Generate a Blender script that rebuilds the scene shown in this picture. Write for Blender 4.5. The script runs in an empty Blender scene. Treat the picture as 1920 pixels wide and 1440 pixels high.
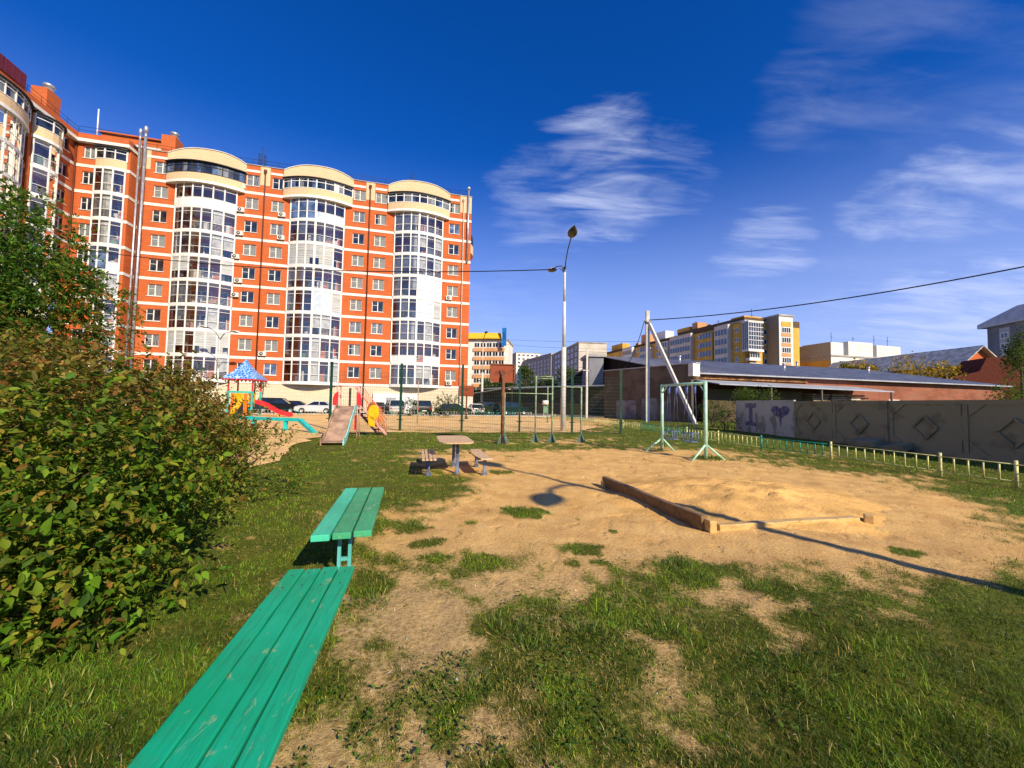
import bpy, bmesh, math, random
import numpy as np
from mathutils import Vector, Matrix, Euler
R = math.radians
random.seed(11)
rng = np.random.default_rng(5)
sc = bpy.context.scene
col = sc.collection
# ------------------------------------------------------------------ camera
F_PX, CAM_Z = 740.0, 1.65
PITCH, ROLL = math.atan(36 / 740), math.atan(.018)
CM = Matrix.Rotation(math.pi / 2 + PITCH, 3, 'X') @ Matrix.Rotation(ROLL, 3, 'Z')
cam = bpy.data.cameras.new('camera')
cam.sensor_fit = 'HORIZONTAL'; cam.sensor_width = 36.0; cam.lens = 36.0 * F_PX / 1920
cam.clip_start = .05; cam.clip_end = 3000
camo = bpy.data.objects.new('camera', cam); col.objects.link(camo)
camo.location = (0, 0, CAM_Z); camo.rotation_euler = CM.to_euler()
sc.camera = camo
# ------------------------------------------------------------------ light and sky
SUN_EL = R(31); SUN_DIR = Vector((.6 * math.cos(SUN_EL), -.8 * math.cos(SUN_EL), math.sin(SUN_EL)))
sl = bpy.data.lights.new('sun', 'SUN'); sl.energy = 5.0; sl.angle = R(.5); sl.color = (1, .86, .62)
slo = bpy.data.objects.new('sun', sl); col.objects.link(slo)
slo.rotation_euler = SUN_DIR.to_track_quat('Z', 'Y').to_euler()
world = bpy.data.worlds.new('World'); sc.world = world; world.use_nodes = True
wt = world.node_tree; wt.nodes.clear()
def N(t, tree=wt, **kw):
    n = tree.nodes.new(t)
    for k, v in kw.items(): setattr(n, k, v)
    return n
def vmath(tree, op, a, b=None):
    n = tree.nodes.new('ShaderNodeVectorMath'); n.operation = op
    for i, v in enumerate((a, b)):
        if v is None: continue
        if isinstance(v, (tuple, list)): n.inputs[i].default_value = v
        else: tree.links.new(v, n.inputs[i])
    return n.outputs['Value'] if op == 'DOT_PRODUCT' else n.outputs['Vector']
def fmath(tree, op, a, b=None, clamp=False):
    n = tree.nodes.new('ShaderNodeMath'); n.operation = op; n.use_clamp = clamp
    for i, v in enumerate((a, b)):
        if v is None: continue
        if isinstance(v, (int, float)): n.inputs[i].default_value = v
        else: tree.links.new(v, n.inputs[i])
    return n.outputs[0]
def mixc(tree, fac, a, b, mode='MIX'):
    n = tree.nodes.new('ShaderNodeMix'); n.data_type = 'RGBA'; n.blend_type = mode
    for s, v in ((n.inputs[0], fac), (n.inputs[6], a), (n.inputs[7], b)):
        if isinstance(v, (int, float)): s.default_value = v
        elif isinstance(v, (tuple, list)): s.default_value = (*v[:3], 1)
        else: tree.links.new(v, s)
    return n.outputs[2]
def maprange(tree, v, a, b, c=0., d=1., smooth=True):
    n = tree.nodes.new('ShaderNodeMapRange'); n.interpolation_type = 'SMOOTHSTEP' if smooth else 'LINEAR'
    tree.links.new(v, n.inputs[0])
    for i, x in enumerate((a, b, c, d)): n.inputs[1 + i].default_value = x
    return n.outputs[0]
def noise(tree, vec, scale, detail=4, rough=.55, dist=0.):
    n = tree.nodes.new('ShaderNodeTexNoise')
    if vec is not None: tree.links.new(vec, n.inputs['Vector'])
    n.inputs['Scale'].default_value = scale; n.inputs['Detail'].default_value = detail
    n.inputs['Roughness'].default_value = rough; n.inputs['Distortion'].default_value = dist
    return n.outputs['Fac']
def mapping(tree, vec, scale=(1, 1, 1), rot=(0, 0, 0), loc=(0, 0, 0)):
    n = tree.nodes.new('ShaderNodeMapping'); tree.links.new(vec, n.inputs[0])
    n.inputs['Location'].default_value = loc; n.inputs['Rotation'].default_value = rot; n.inputs['Scale'].default_value = scale
    return n.outputs[0]
def ray(px, py): return (CM @ Vector(((px - 960) / F_PX, -(py - 720) / F_PX, -1)))
sky = N('ShaderNodeTexSky', sky_type='NISHITA', sun_disc=False)
sky.sun_elevation = SUN_EL; sky.sun_rotation = math.atan2(.6, -.8)
sky.altitude = 500; sky.air_density = 1.0; sky.dust_density = .35; sky.ozone_density = 3.0
hs = N('ShaderNodeHueSaturation'); hs.inputs['Saturation'].default_value = 1.12
wt.links.new(mixc(wt, 1., sky.outputs[0], (.62, .86, 1.55), 'MULTIPLY'), hs.inputs['Color'])
tc = N('ShaderNodeTexCoord')
d = tc.outputs['Generated']
dn = vmath(wt, 'NORMALIZE', d)
sep = N('ShaderNodeSeparateXYZ'); wt.links.new(dn, sep.inputs[0])
zz = fmath(wt, 'ADD', fmath(wt, 'MAXIMUM', sep.outputs[2], 0.), .12)
cmb = N('ShaderNodeCombineXYZ')
wt.links.new(fmath(wt, 'DIVIDE', sep.outputs[0], zz), cmb.inputs[0])
wt.links.new(fmath(wt, 'DIVIDE', sep.outputs[1], zz), cmb.inputs[1])
pl = cmb.outputs[0]
wis = noise(wt, mapping(wt, pl, (1.0, 2.6, 1), (0, 0, R(-38))), 1.9, 9, .58, .7)
fine = noise(wt, mapping(wt, pl, (1.2, 6.5, 1), (0, 0, R(-66))), 2.6, 8, .60, .8)
wsp = fmath(wt, 'ADD', fmath(wt, 'MULTIPLY', wis, .7), fmath(wt, 'MULTIPLY', fine, .3))
tot = None
# wisps of cirrus hang in a few directions of the sky: (direction, angular radius in degrees, strength, noise threshold)
for (px, py, rad, st, th) in [(1130, 335, 8.5, .66, .30), (1230, 320, 6, .45, .32), (1010, 380, 7, .36, .31), (1060, 400, 6, .25, .31), (1190, 395, 4.5, .28, .36), (1300, 340, 3.5, .25, .36), (1430, 470, 5, .55, .27), (1770, 362, 5, .62, .27), (1870, 345, 4.5, .50, .28),
                              (1660, 388, 4, .45, .28), (1740, 612, 6, .72, .26), (1860, 600, 6, .72, .26), (1600, 618, 6, .36, .30), (1500, 178, 5, .20, .30), (1630, 120, 8, .13, .30), (1780, 200, 7, .08, .30), (1870, 240, 4, .18, .34), (1000, 540, 8, .10, .34), (880, 600, 6, .18, .30), (1700, 520, 9, .10, .32), (1330, 600, 6, .14, .32)]:
    v = ray(px, py).normalized()
    dot = vmath(wt, 'DOT_PRODUCT', dn, tuple(v))
    m = maprange(wt, dot, math.cos(R(rad * 1.5)), 1.0)
    w = maprange(wt, fmath(wt, 'ADD', wsp, fmath(wt, 'MULTIPLY', fmath(wt, 'SUBTRACT', m, 1.), .34)), th + .05, th + .45)
    t = fmath(wt, 'MULTIPLY', w, st)
    tot = t if tot is None else fmath(wt, 'MAXIMUM', tot, t)
ccol = mixc(wt, tot, hs.outputs[0], (8.2, 8.8, 11.0))
hz = maprange(wt, sep.outputs[2], .0, .55, .78, .0)
ccol = mixc(wt, hz, ccol, (5.0, 6.2, 10.4))
bg = N('ShaderNodeBackground'); bg.inputs['Strength'].default_value = .081
wt.links.new(ccol, bg.inputs[0])
wo = N('ShaderNodeOutputWorld'); wt.links.new(bg.outputs[0], wo.inputs[0])
sc.view_settings.view_transform = 'Standard'; sc.view_settings.look = 'None'
sc.view_settings.exposure = 0.38; sc.view_settings.gamma = 1.0; sc.view_settings.use_curve_mapping = False
sc.cycles.max_bounces = 6; sc.cycles.transparent_max_bounces = 24; sc.cycles.diffuse_bounces = 3; sc.cycles.glossy_bounces = 3
sc.cycles.transmission_bounces = 4; sc.cycles.use_denoising = True; sc.cycles.caustics_reflective = False; sc.cycles.caustics_refractive = False
# ------------------------------------------------------------------ placing helpers
def G(px, py, z=0.):            # where the sight line of a photo pixel meets the level z
    v = ray(px, py); t = (z - CAM_Z) / v.z; return Vector((v.x * t, v.y * t, z))
def P(px, py, Y):               # a point at distance Y along that sight line
    v = ray(px, py); t = Y / v.y; return Vector((v.x * t, Y, CAM_Z + v.z * t))
GA = .25                        # the town's street grid is turned by this angle
U2 = Vector((math.cos(GA), math.sin(GA), 0)); V2 = Vector((-math.sin(GA), math.cos(GA), 0))
# ------------------------------------------------------------------ materials
MATS = {}
def mat(name, c, rough=.8, var=.12, scale=3., metal=0., bump=0., bscale=30., c2=None, spec=.3, stretch=(1, 1, 1), coat=0., thr=None, detail=5):
    if name in MATS: return MATS[name]
    m = bpy.data.materials.new(name); m.use_nodes = True; t = m.node_tree; b = t.nodes['Principled BSDF']
    tc = t.nodes.new('ShaderNodeTexCoord'); v = mapping(t, tc.outputs['Object'], stretch)
    n = noise(t, v, scale, detail)
    if c2 is None: c2 = tuple(x * (1 - 2.2 * var) for x in c); hi = tuple(min(1, x * (1 + var)) for x in c); f = maprange(t, n, .3, .7)
    else: hi = c; th = thr or .5; f = fmath(t, 'SUBTRACT', 1., maprange(t, n, th, th + .12))
    k = mixc(t, f, c2, hi)
    if thr is not None:
        n2 = noise(t, v, scale * .35, 3); k = mixc(t, maprange(t, n2, .35, .7, 0., var), k, tuple(x * .55 for x in c))
    t.links.new(k, b.inputs['Base Color']); b.inputs['Roughness'].default_value = rough; b.inputs['Metallic'].default_value = metal
    b.inputs['Specular IOR Level'].default_value = spec; b.inputs['Coat Weight'].default_value = coat
    if bump:
        bn = t.nodes.new('ShaderNodeBump'); bn.inputs['Strength'].default_value = bump; bn.inputs['Distance'].default_value = .02
        t.links.new(noise(t, v, bscale, 4), bn.inputs['Height']); t.links.new(bn.outputs[0], b.inputs['Normal'])
    m.diffuse_color = (*c, 1); MATS[name] = m; return m
def brick_mat(name, c, c2, mortar, w=.25, h=.075, rough=.85, msize=.008, bigvar=.15):
    m = bpy.data.materials.new(name); m.use_nodes = True; t = m.node_tree; b = t.nodes['Principled BSDF']
    tc = t.nodes.new('ShaderNodeTexCoord'); sp = t.nodes.new('ShaderNodeSeparateXYZ'); t.links.new(tc.outputs['Object'], sp.inputs[0])
    cb = t.nodes.new('ShaderNodeCombineXYZ')
    t.links.new(fmath(t, 'ADD', sp.outputs[0], sp.outputs[1]), cb.inputs[0]); t.links.new(sp.outputs[2], cb.inputs[1])
    br = t.nodes.new('ShaderNodeTexBrick'); t.links.new(cb.outputs[0], br.inputs['Vector'])
    br.inputs['Color1'].default_value = (*c, 1); br.inputs['Color2'].default_value = (*c2, 1); br.inputs['Mortar'].default_value = (*mortar, 1)
    br.inputs['Scale'].default_value = 1.; br.inputs['Mortar Size'].default_value = msize; br.inputs['Brick Width'].default_value = w; br.inputs['Row Height'].default_value = h
    n = noise(t, tc.outputs['Object'], .35, 5); n2 = noise(t, mapping(t, tc.outputs['Object'], (.6, .6, 5)), 1.2, 4)
    k = mixc(t, maprange(t, n, .3, .7, 0., bigvar), br.outputs[0], tuple(x * .6 for x in c))
    k = mixc(t, maprange(t, n2, .45, .7, 0., bigvar), k, tuple(min(1, x * 1.25) for x in c))
    st = noise(t, mapping(t, tc.outputs['Object'], (1.6, 1.6, .10)), 1.3, 6, .7); k = mixc(t, maprange(t, st, .50, .72, 0., bigvar * .9), k, tuple(x * .55 for x in c))
    cs = t.nodes.new('ShaderNodeTexWave'); cs.bands_direction = 'Z'; cs.inputs['Scale'].default_value = .55; cs.inputs['Distortion'].default_value = .6; t.links.new(tc.outputs['Object'], cs.inputs[0]); k = mixc(t, maprange(t, cs.outputs['Fac'], .75, 1., 0., .12), k, tuple(x * .6 for x in c))
    t.links.new(k, b.inputs['Base Color']); b.inputs['Roughness'].default_value = rough; b.inputs['Specular IOR Level'].default_value = .2
    MATS[name] = m; return m
def attr_mat(name, rough=.6, trans=.25, spec=.35):
    m = bpy.data.materials.new(name); m.use_nodes = True; t = m.node_tree; b = t.nodes['Principled BSDF']
    a = t.nodes.new('ShaderNodeAttribute'); a.attribute_name = 'tint'
    t.links.new(a.outputs['Color'], b.inputs['Base Color']); b.inputs['Roughness'].default_value = rough; b.inputs['Specular IOR Level'].default_value = spec
    if trans:
        tr = t.nodes.new('ShaderNodeBsdfTranslucent'); t.links.new(mixc(t, .5, a.outputs['Color'], (.25, .35, .02)), tr.inputs[0])
        mx = t.nodes.new('ShaderNodeMixShader'); mx.inputs[0].default_value = trans
        t.links.new(b.outputs[0], mx.inputs[1]); t.links.new(tr.outputs[0], mx.inputs[2]); t.links.new(mx.outputs[0], t.nodes['Material Output'].inputs[0])
    MATS[name] = m; return m
def clear_glass(name, tint=(.75, .82, .88), refl=.16):
    m = bpy.data.materials.new(name); m.use_nodes = True; t = m.node_tree; t.nodes.remove(t.nodes['Principled BSDF'])
    tr = t.nodes.new('ShaderNodeBsdfTransparent'); tr.inputs[0].default_value = (*tint, 1)
    gl = t.nodes.new('ShaderNodeBsdfGlossy'); gl.inputs['Roughness'].default_value = .03; gl.inputs['Color'].default_value = (.95, .90, .82, 1)
    lw = t.nodes.new('ShaderNodeLayerWeight'); lw.inputs[0].default_value = .35
    mx = t.nodes.new('ShaderNodeMixShader'); t.links.new(maprange(t, lw.outputs['Fresnel'], 0., 1., refl * .5, .85, False), mx.inputs[0])
    t.links.new(tr.outputs[0], mx.inputs[1]); t.links.new(gl.outputs[0], mx.inputs[2]); t.links.new(mx.outputs[0], t.nodes['Material Output'].inputs[0])
    MATS[name] = m; return m
WHITE = mat('white_pvc', (.80, .80, .76), .45, .05)
GLASS_DK = mat('dark_glass', (.025, .032, .045), .06, .5, .9, spec=.9)
GLASS_CURT = mat('curtained_glass', (.20, .22, .23), .12, .0, 6, c2=(.05, .06, .07), spec=.8, stretch=(3, 3, .2), thr=.5)
GLASS_BLUE = mat('blue_glass', (.10, .16, .30), .07, .4, .8, spec=.9)
GLASS_CLR = clear_glass('clear_glass', (.95, .95, .94), .24)
BRICK = brick_mat('orange_brick', (.60, .125, .026), (.50, .092, .020), (.42, .20, .11), bigvar=.40)
CREAMB = brick_mat('cream_brick', (.80, .60, .36), (.72, .51, .29), (.50, .38, .25), bigvar=.15)
PLINTH = brick_mat('plinth_tile', (.78, .66, .47), (.72, .60, .42), (.42, .35, .26), .6, .18, msize=.02, bigvar=.12)
BAND = mat('white_render', (.80, .76, .68), .7, .06, 1.2)
METAL = mat('galvanised_metal', (.52, .53, .56), .4, .1, 2, metal=.7)
DARKMETAL = mat('dark_metal', (.03, .032, .036), .5, .1)
BROWNPIPE = mat('brown_pipe', (.13, .035, .02), .5, .1)
# ------------------------------------------------------------------ mesh helpers
class MB:
    def __init__(s): s.v = []; s.f = []; s.m = []; s.sm = []
    def add(s, vs, fs, mi=0, smooth=False):
        o = len(s.v); s.v += [tuple(v) for v in vs]
        for f in fs: s.f.append(tuple(o + i for i in f)); s.m.append(mi); s.sm.append(smooth)
        return s
    def quad(s, a, b, c, d, mi=0): return s.add((a, b, c, d), ((0, 1, 2, 3),), mi)
    def box(s, x0, y0, z0, x1, y1, z1, mi=0, M=None):
        vs = [Vector((x, y, z)) for z in (z0, z1) for y in (y0, y1) for x in (x0, x1)]
        if M is not None: vs = [M @ v for v in vs]
        return s.add(vs, ((0, 2, 3, 1), (4, 5, 7, 6), (0, 1, 5, 4), (2, 6, 7, 3), (0, 4, 6, 2), (1, 3, 7, 5)), mi)
    def cbox(s, c, size, rot=(0, 0, 0), mi=0):
        M = Matrix.Translation(c) @ Euler(rot).to_matrix().to_4x4(); a, b, d = (k / 2 for k in size)
        return s.box(-a, -b, -d, a, b, d, mi, M)
    def beam(s, p0, p1, w, h, mi=0, up=(0, 0, 1)):
        p0 = Vector(p0); p1 = Vector(p1); d = (p1 - p0); L = d.length; d = d / L; up = Vector(up)
        if abs(d.dot(up)) > .99: up = Vector((0, 1, 0))
        x = d.cross(up).normalized(); z = x.cross(d)
        M = Matrix(((x[0], d[0], z[0], p0[0]), (x[1], d[1], z[1], p0[1]), (x[2], d[2], z[2], p0[2]), (0, 0, 0, 1)))
        return s.box(-w / 2, 0, -h / 2, w / 2, L, h / 2, mi, M)
    def tube(s, pts, r, n=8, mi=0, cap=True, smooth=True):
        pts = [Vector(p) for p in pts]; k = len(pts); rs = r if isinstance(r, (list, tuple)) else [r] * k
        vs = []; ref = None
        for i, p in enumerate(pts):
            d = (pts[min(i + 1, k - 1)] - pts[max(i - 1, 0)]).normalized()
            if ref is None: ref = Vector((0, 0, 1)) if abs(d.z) < .9 else Vector((1, 0, 0))
            x = (ref - d * ref.dot(d)).normalized(); y = d.cross(x); ref = x
            for j in range(n):
                a = 2 * math.pi * j / n; vs.append(p + (x * math.cos(a) + y * math.sin(a)) * rs[i])
        fs = [(i * n + j, i * n + (j + 1) % n, (i + 1) * n + (j + 1) % n, (i + 1) * n + j) for i in range(k - 1) for j in range(n)]
        s.add(vs, fs, mi, smooth)
        if cap:
            o = len(s.v) - len(vs)
            s.f.append(tuple(o + j for j in reversed(range(n)))); s.m.append(mi); s.sm.append(False)
            s.f.append(tuple(o + (k - 1) * n + j for j in range(n))); s.m.append(mi); s.sm.append(False)
        return s
    def prism(s, poly, h0, h1, mi=0, M=None):   # polygon in x,y extruded in z
        n = len(poly); vs = [Vector((x, y, h0)) for x, y in poly] + [Vector((x, y, h1)) for x, y in poly]
        if M is not None: vs = [M @ v for v in vs]
        fs = [tuple(reversed(range(n))), tuple(range(n, 2 * n))] + [(i, (i + 1) % n, n + (i + 1) % n, n + i) for i in range(n)]
        return s.add(vs, fs, mi)
    def lathe(s, prof, c=(0, 0, 0), n=16, mi=0, smooth=True, M=None):
        vs = [Vector((r * math.cos(2 * math.pi * j / n), r * math.sin(2 * math.pi * j / n), z)) + Vector(c) for r, z in prof for j in range(n)]
        if M is not None: vs = [M @ v for v in vs]
        fs = [(i * n + j, i * n + (j + 1) % n, (i + 1) * n + (j + 1) % n, (i + 1) * n + j) for i in range(len(prof) - 1) for j in range(n)]
        return s.add(vs, fs, mi, smooth)
    def mesh(s, name, mats):
        me = bpy.data.meshes.new(name); me.from_pydata(s.v, [], s.f)
        mats = mats if isinstance(mats, (list, tuple)) else [mats]
        for m in mats: me.materials.append(m)
        me.polygons.foreach_set('material_index', s.m); me.polygons.foreach_set('use_smooth', s.sm); me.update(); return me
    def build(s, name, mats, parent=None, loc=None, rz=0, bevel=0, **props):
        return place(s.mesh(name, mats), name, parent, loc, rz, bevel, **props)
def place(me, name, parent=None, loc=None, rz=0, bevel=0, **props):
    o = bpy.data.objects.new(name, me); col.objects.link(o); o.parent = parent
    if loc is not None: o.location = loc
    if rz: o.rotation_euler = (0, 0, rz)
    if bevel:
        b = o.modifiers.new('bevel', 'BEVEL'); b.width = bevel; b.segments = 2; b.limit_method = 'ANGLE'
    for k, v in props.items(): o[k] = v
    return o
def thing(name, label, cat, loc=(0, 0, 0), rz=0, group=None):
    o = bpy.data.objects.new(name, None); col.objects.link(o); o.location = loc; o.rotation_euler = (0, 0, rz); o.empty_display_size = .3
    o['label'] = label; o['category'] = cat
    if group: o['group'] = group
    return o
def tag(o, label, cat, group=None):
    o['label'] = label; o['category'] = cat
    if group: o['group'] = group
    return o
def wall_holes(mb, x0, x1, z0, z1, holes, f=lambda x, z, d: (x, d, z), depth=.22, mi=0, rmi=None):
    """a wall face with rectangular openings (hx0,hx1,hz0,hz1) and their reveals; f maps (along, up, inward)."""
    xs = sorted({x0, x1, *[min(max(h[i], x0), x1) for h in holes for i in (0, 1)]}); zs = sorted({z0, z1, *[h[i] for h in holes for i in (2, 3)]})
    for i in range(len(xs) - 1):
        for j in range(len(zs) - 1):
            cx, cz = (xs[i] + xs[i + 1]) / 2, (zs[j] + zs[j + 1]) / 2
            if any(h[0] < cx < h[1] and h[2] < cz < h[3] for h in holes): continue
            mb.quad(f(xs[i], zs[j], 0), f(xs[i + 1], zs[j], 0), f(xs[i + 1], zs[j + 1], 0), f(xs[i], zs[j + 1], 0), mi)
    r = mi if rmi is None else rmi
    for a, b, c, e in holes:
        for (p, q) in (((a, c), (b, c)), ((b, c), (b, e)), ((b, e), (a, e)), ((a, e), (a, c))):
            mb.quad(f(p[0], p[1], 0), f(q[0], q[1], 0), f(q[0], q[1], depth), f(p[0], p[1], depth), r)
# value noise for numpy arrays
def hash2(ix, iy, s=0):
    h = (ix.astype(np.int64) * 374761393 + iy.astype(np.int64) * 668265263 + s * 974634777) & 0xffffffff
    h = ((h ^ (h >> 13)) * 1274126177) & 0xffffffff
    return ((h ^ (h >> 16)) & 0xffff) / 65535.
def vnoise(x, y, s=0):
    ix = np.floor(x); iy = np.floor(y); fx = x - ix; fy = y - iy; fx = fx * fx * (3 - 2 * fx); fy = fy * fy * (3 - 2 * fy)
    a = hash2(ix, iy, s); b = hash2(ix + 1, iy, s); c = hash2(ix, iy + 1, s); e = hash2(ix + 1, iy + 1, s)
    return (a * (1 - fx) + b * fx) * (1 - fy) + (c * (1 - fx) + e * fx) * fy
def fbm(x, y, sc_=1., o=4, s=0):
    t = 0; a = .5; n = 0
    for i in range(o): t = t + a * vnoise(x * sc_, y * sc_, s + i); n += a; a *= .55; sc_ *= 2.03
    return t / n
def np_mesh(name, verts, counts, idx, mats, tint=None, mi=None, smooth=False):
    me = bpy.data.meshes.new(name); me.vertices.add(len(verts)); me.vertices.foreach_set('co', np.asarray(verts, np.float32).ravel())
    me.loops.add(len(idx)); me.loops.foreach_set('vertex_index', np.asarray(idx, np.int32))
    me.polygons.add(len(counts)); st = np.concatenate(([0], np.cumsum(counts)[:-1])); me.polygons.foreach_set('loop_start', st.astype(np.int32))
    for m in (mats if isinstance(mats, (list, tuple)) else [mats]): me.materials.append(m)
    if smooth: me.polygons.foreach_set('use_smooth', np.ones(len(counts), bool))
    if mi is not None: me.polygons.foreach_set('material_index', np.asarray(mi, np.int32))
    me.update(calc_edges=True)
    if tint is not None:
        a = me.color_attributes.new('tint', 'FLOAT_COLOR', 'POINT'); t4 = np.ones((len(verts), 4), np.float32); t4[:, :3] = tint; a.data.foreach_set('color', t4.ravel())
    me.validate(); return me
# ------------------------------------------------------------------ ground
ROWS = [(760, '99990000009999999'), (790, '99950010009999999'), (815, '99982899999999999'), (828, '99995999649999999'), (838, '99997999887899999'), (848, '99999985421388999'),
        (862, '99999983222378999'), (878, '99999985000138999'), (895, '99999987100000499'), (920, '99999998110000399'), (950, '99999995120000029'),
        (990, '99999842110000015'), (1030, '99999843332311013'), (1070, '99999844435754557'), (1120, '99998733776567789'), (1180, '99998644777657899'),
        (1250, '99988655777757899'), (1340, '99988665776788999'), (1440, '99988555665799999')]
RY = np.array([r[0] for r in ROWS], float); RT = np.array([[int(c) for c in r[1]] for r in ROWS], float)
CMn = np.array(CM)
def to_px(x, y):
    w = np.stack([x, y, np.full_like(x, -CAM_Z)]); l = CMn.T @ w.reshape(3, -1)
    dz = np.maximum(-l[2], .05); return 960 + F_PX * l[0] / dz, 720 - F_PX * l[1] / dz, -l[2]
TUFTS = [(985, 960, .42), (775, 990, .22), (805, 1020, .2), (815, 1048, .2), (905, 1056, .3), (1100, 1028, .24), (1073, 1056, .14), (1127, 1054, .12), (1275, 1062, .33), (1300, 1085, .25), (1440, 1100, .3),
         (1330, 858, .6), (940, 885, .35), (700, 985, .35), (690, 1090, .3), (1700, 1035, .2), (1085, 972, .08), (1170, 1010, .05), (885, 980, .12), (940, 1180, .3), (1150, 1000, .07)]
def cover(x, y):
    """share of the soil that grass covers, 0..1, at each point of the ground."""
    x = np.asarray(x, float); y = np.asarray(y, float)
    px, py, dz = to_px(x, y); px = px.reshape(x.shape); py = py.reshape(x.shape); dz = dz.reshape(x.shape)
    cx = np.clip(px / 120, 0, 15.999); ix = cx.astype(int); fx = cx - ix
    jy = np.clip(np.searchsorted(RY, py) - 1, 0, len(RY) - 2); fy = np.clip((py - RY[jy]) / (RY[jy + 1] - RY[jy]), 0, 1)
    dn_ = (RT[jy, ix] * (1 - fx) + RT[jy, ix + 1] * fx) * (1 - fy) + (RT[jy + 1, ix] * (1 - fx) + RT[jy + 1, ix + 1] * fx) * fy
    dn_ = np.where(dz < .4, 8.5, dn_) / 9.
    n = .55 * fbm(x, y, 1.9, 4, 3) + .45 * fbm(x, y, 6.5, 3, 9)
    n = (n - .5) * 1.75 + .5
    m = np.clip((dn_ * 1.06 - n) * 1.5 + .39, 0, 1)
    for (a, b, r) in TUFTS:
        g = G(a, b); q = np.sqrt((x - g.x) ** 2 * .8 + (y - g.y) ** 2) / r + (fbm(x, y, 7, 2, 4) - .5) * .9
        m = np.maximum(m, np.clip((1 - q) * 3, 0, 1))
    return m
def bump_h(x, y):
    r = np.hypot(x, y); return ((fbm(x, y, 1.3, 4, 21) - .5) * .07 + (fbm(x, y, 7, 2, 30) - .5) * .018) * np.clip((20 - r) / 8, 0, 1)
def make_ground():
    th = np.concatenate([np.linspace(R(-62), R(62), 420), np.linspace(R(66), R(294), 58)]); rr = np.concatenate([[.05], np.geomspace(.5, 1600, 300)])
    T, RR = np.meshgrid(th, rr); x = np.sin(T) * RR; y = np.cos(T) * RR
    z = bump_h(x, y); nt, nr = len(th), len(rr)
    v = np.stack([x, y, z], -1).reshape(-1, 3)
    i, j = np.meshgrid(np.arange(nr - 1), np.arange(nt), indexing='ij'); j2 = (j + 1) % nt
    q = np.stack([i * nt + j, (i + 1) * nt + j, (i + 1) * nt + j2, i * nt + j2], -1).reshape(-1, 4)[:, ::-1]
    cap = list(range(nt))
    m = cover(x.ravel(), y.ravel())
    mud = np.clip((fbm(x.ravel(), y.ravel(), .8, 3, 40) - .5) * 2 + .5, 0, 1)
    p = to_px(x.ravel(), y.ravel()); dry = np.clip((p[1] - 960) / 160, 0, 1) * np.clip(1.25 - p[0] / 2300, 0, 1)
    tint = np.stack([m, dry, mud], -1)
    me = np_mesh('ground', v, np.concatenate([np.full(len(q), 4), [nt]]), np.concatenate([q.ravel(), cap]), ground_mat(), tint, smooth=True)
    place(me, 'ground', kind='structure')
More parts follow.
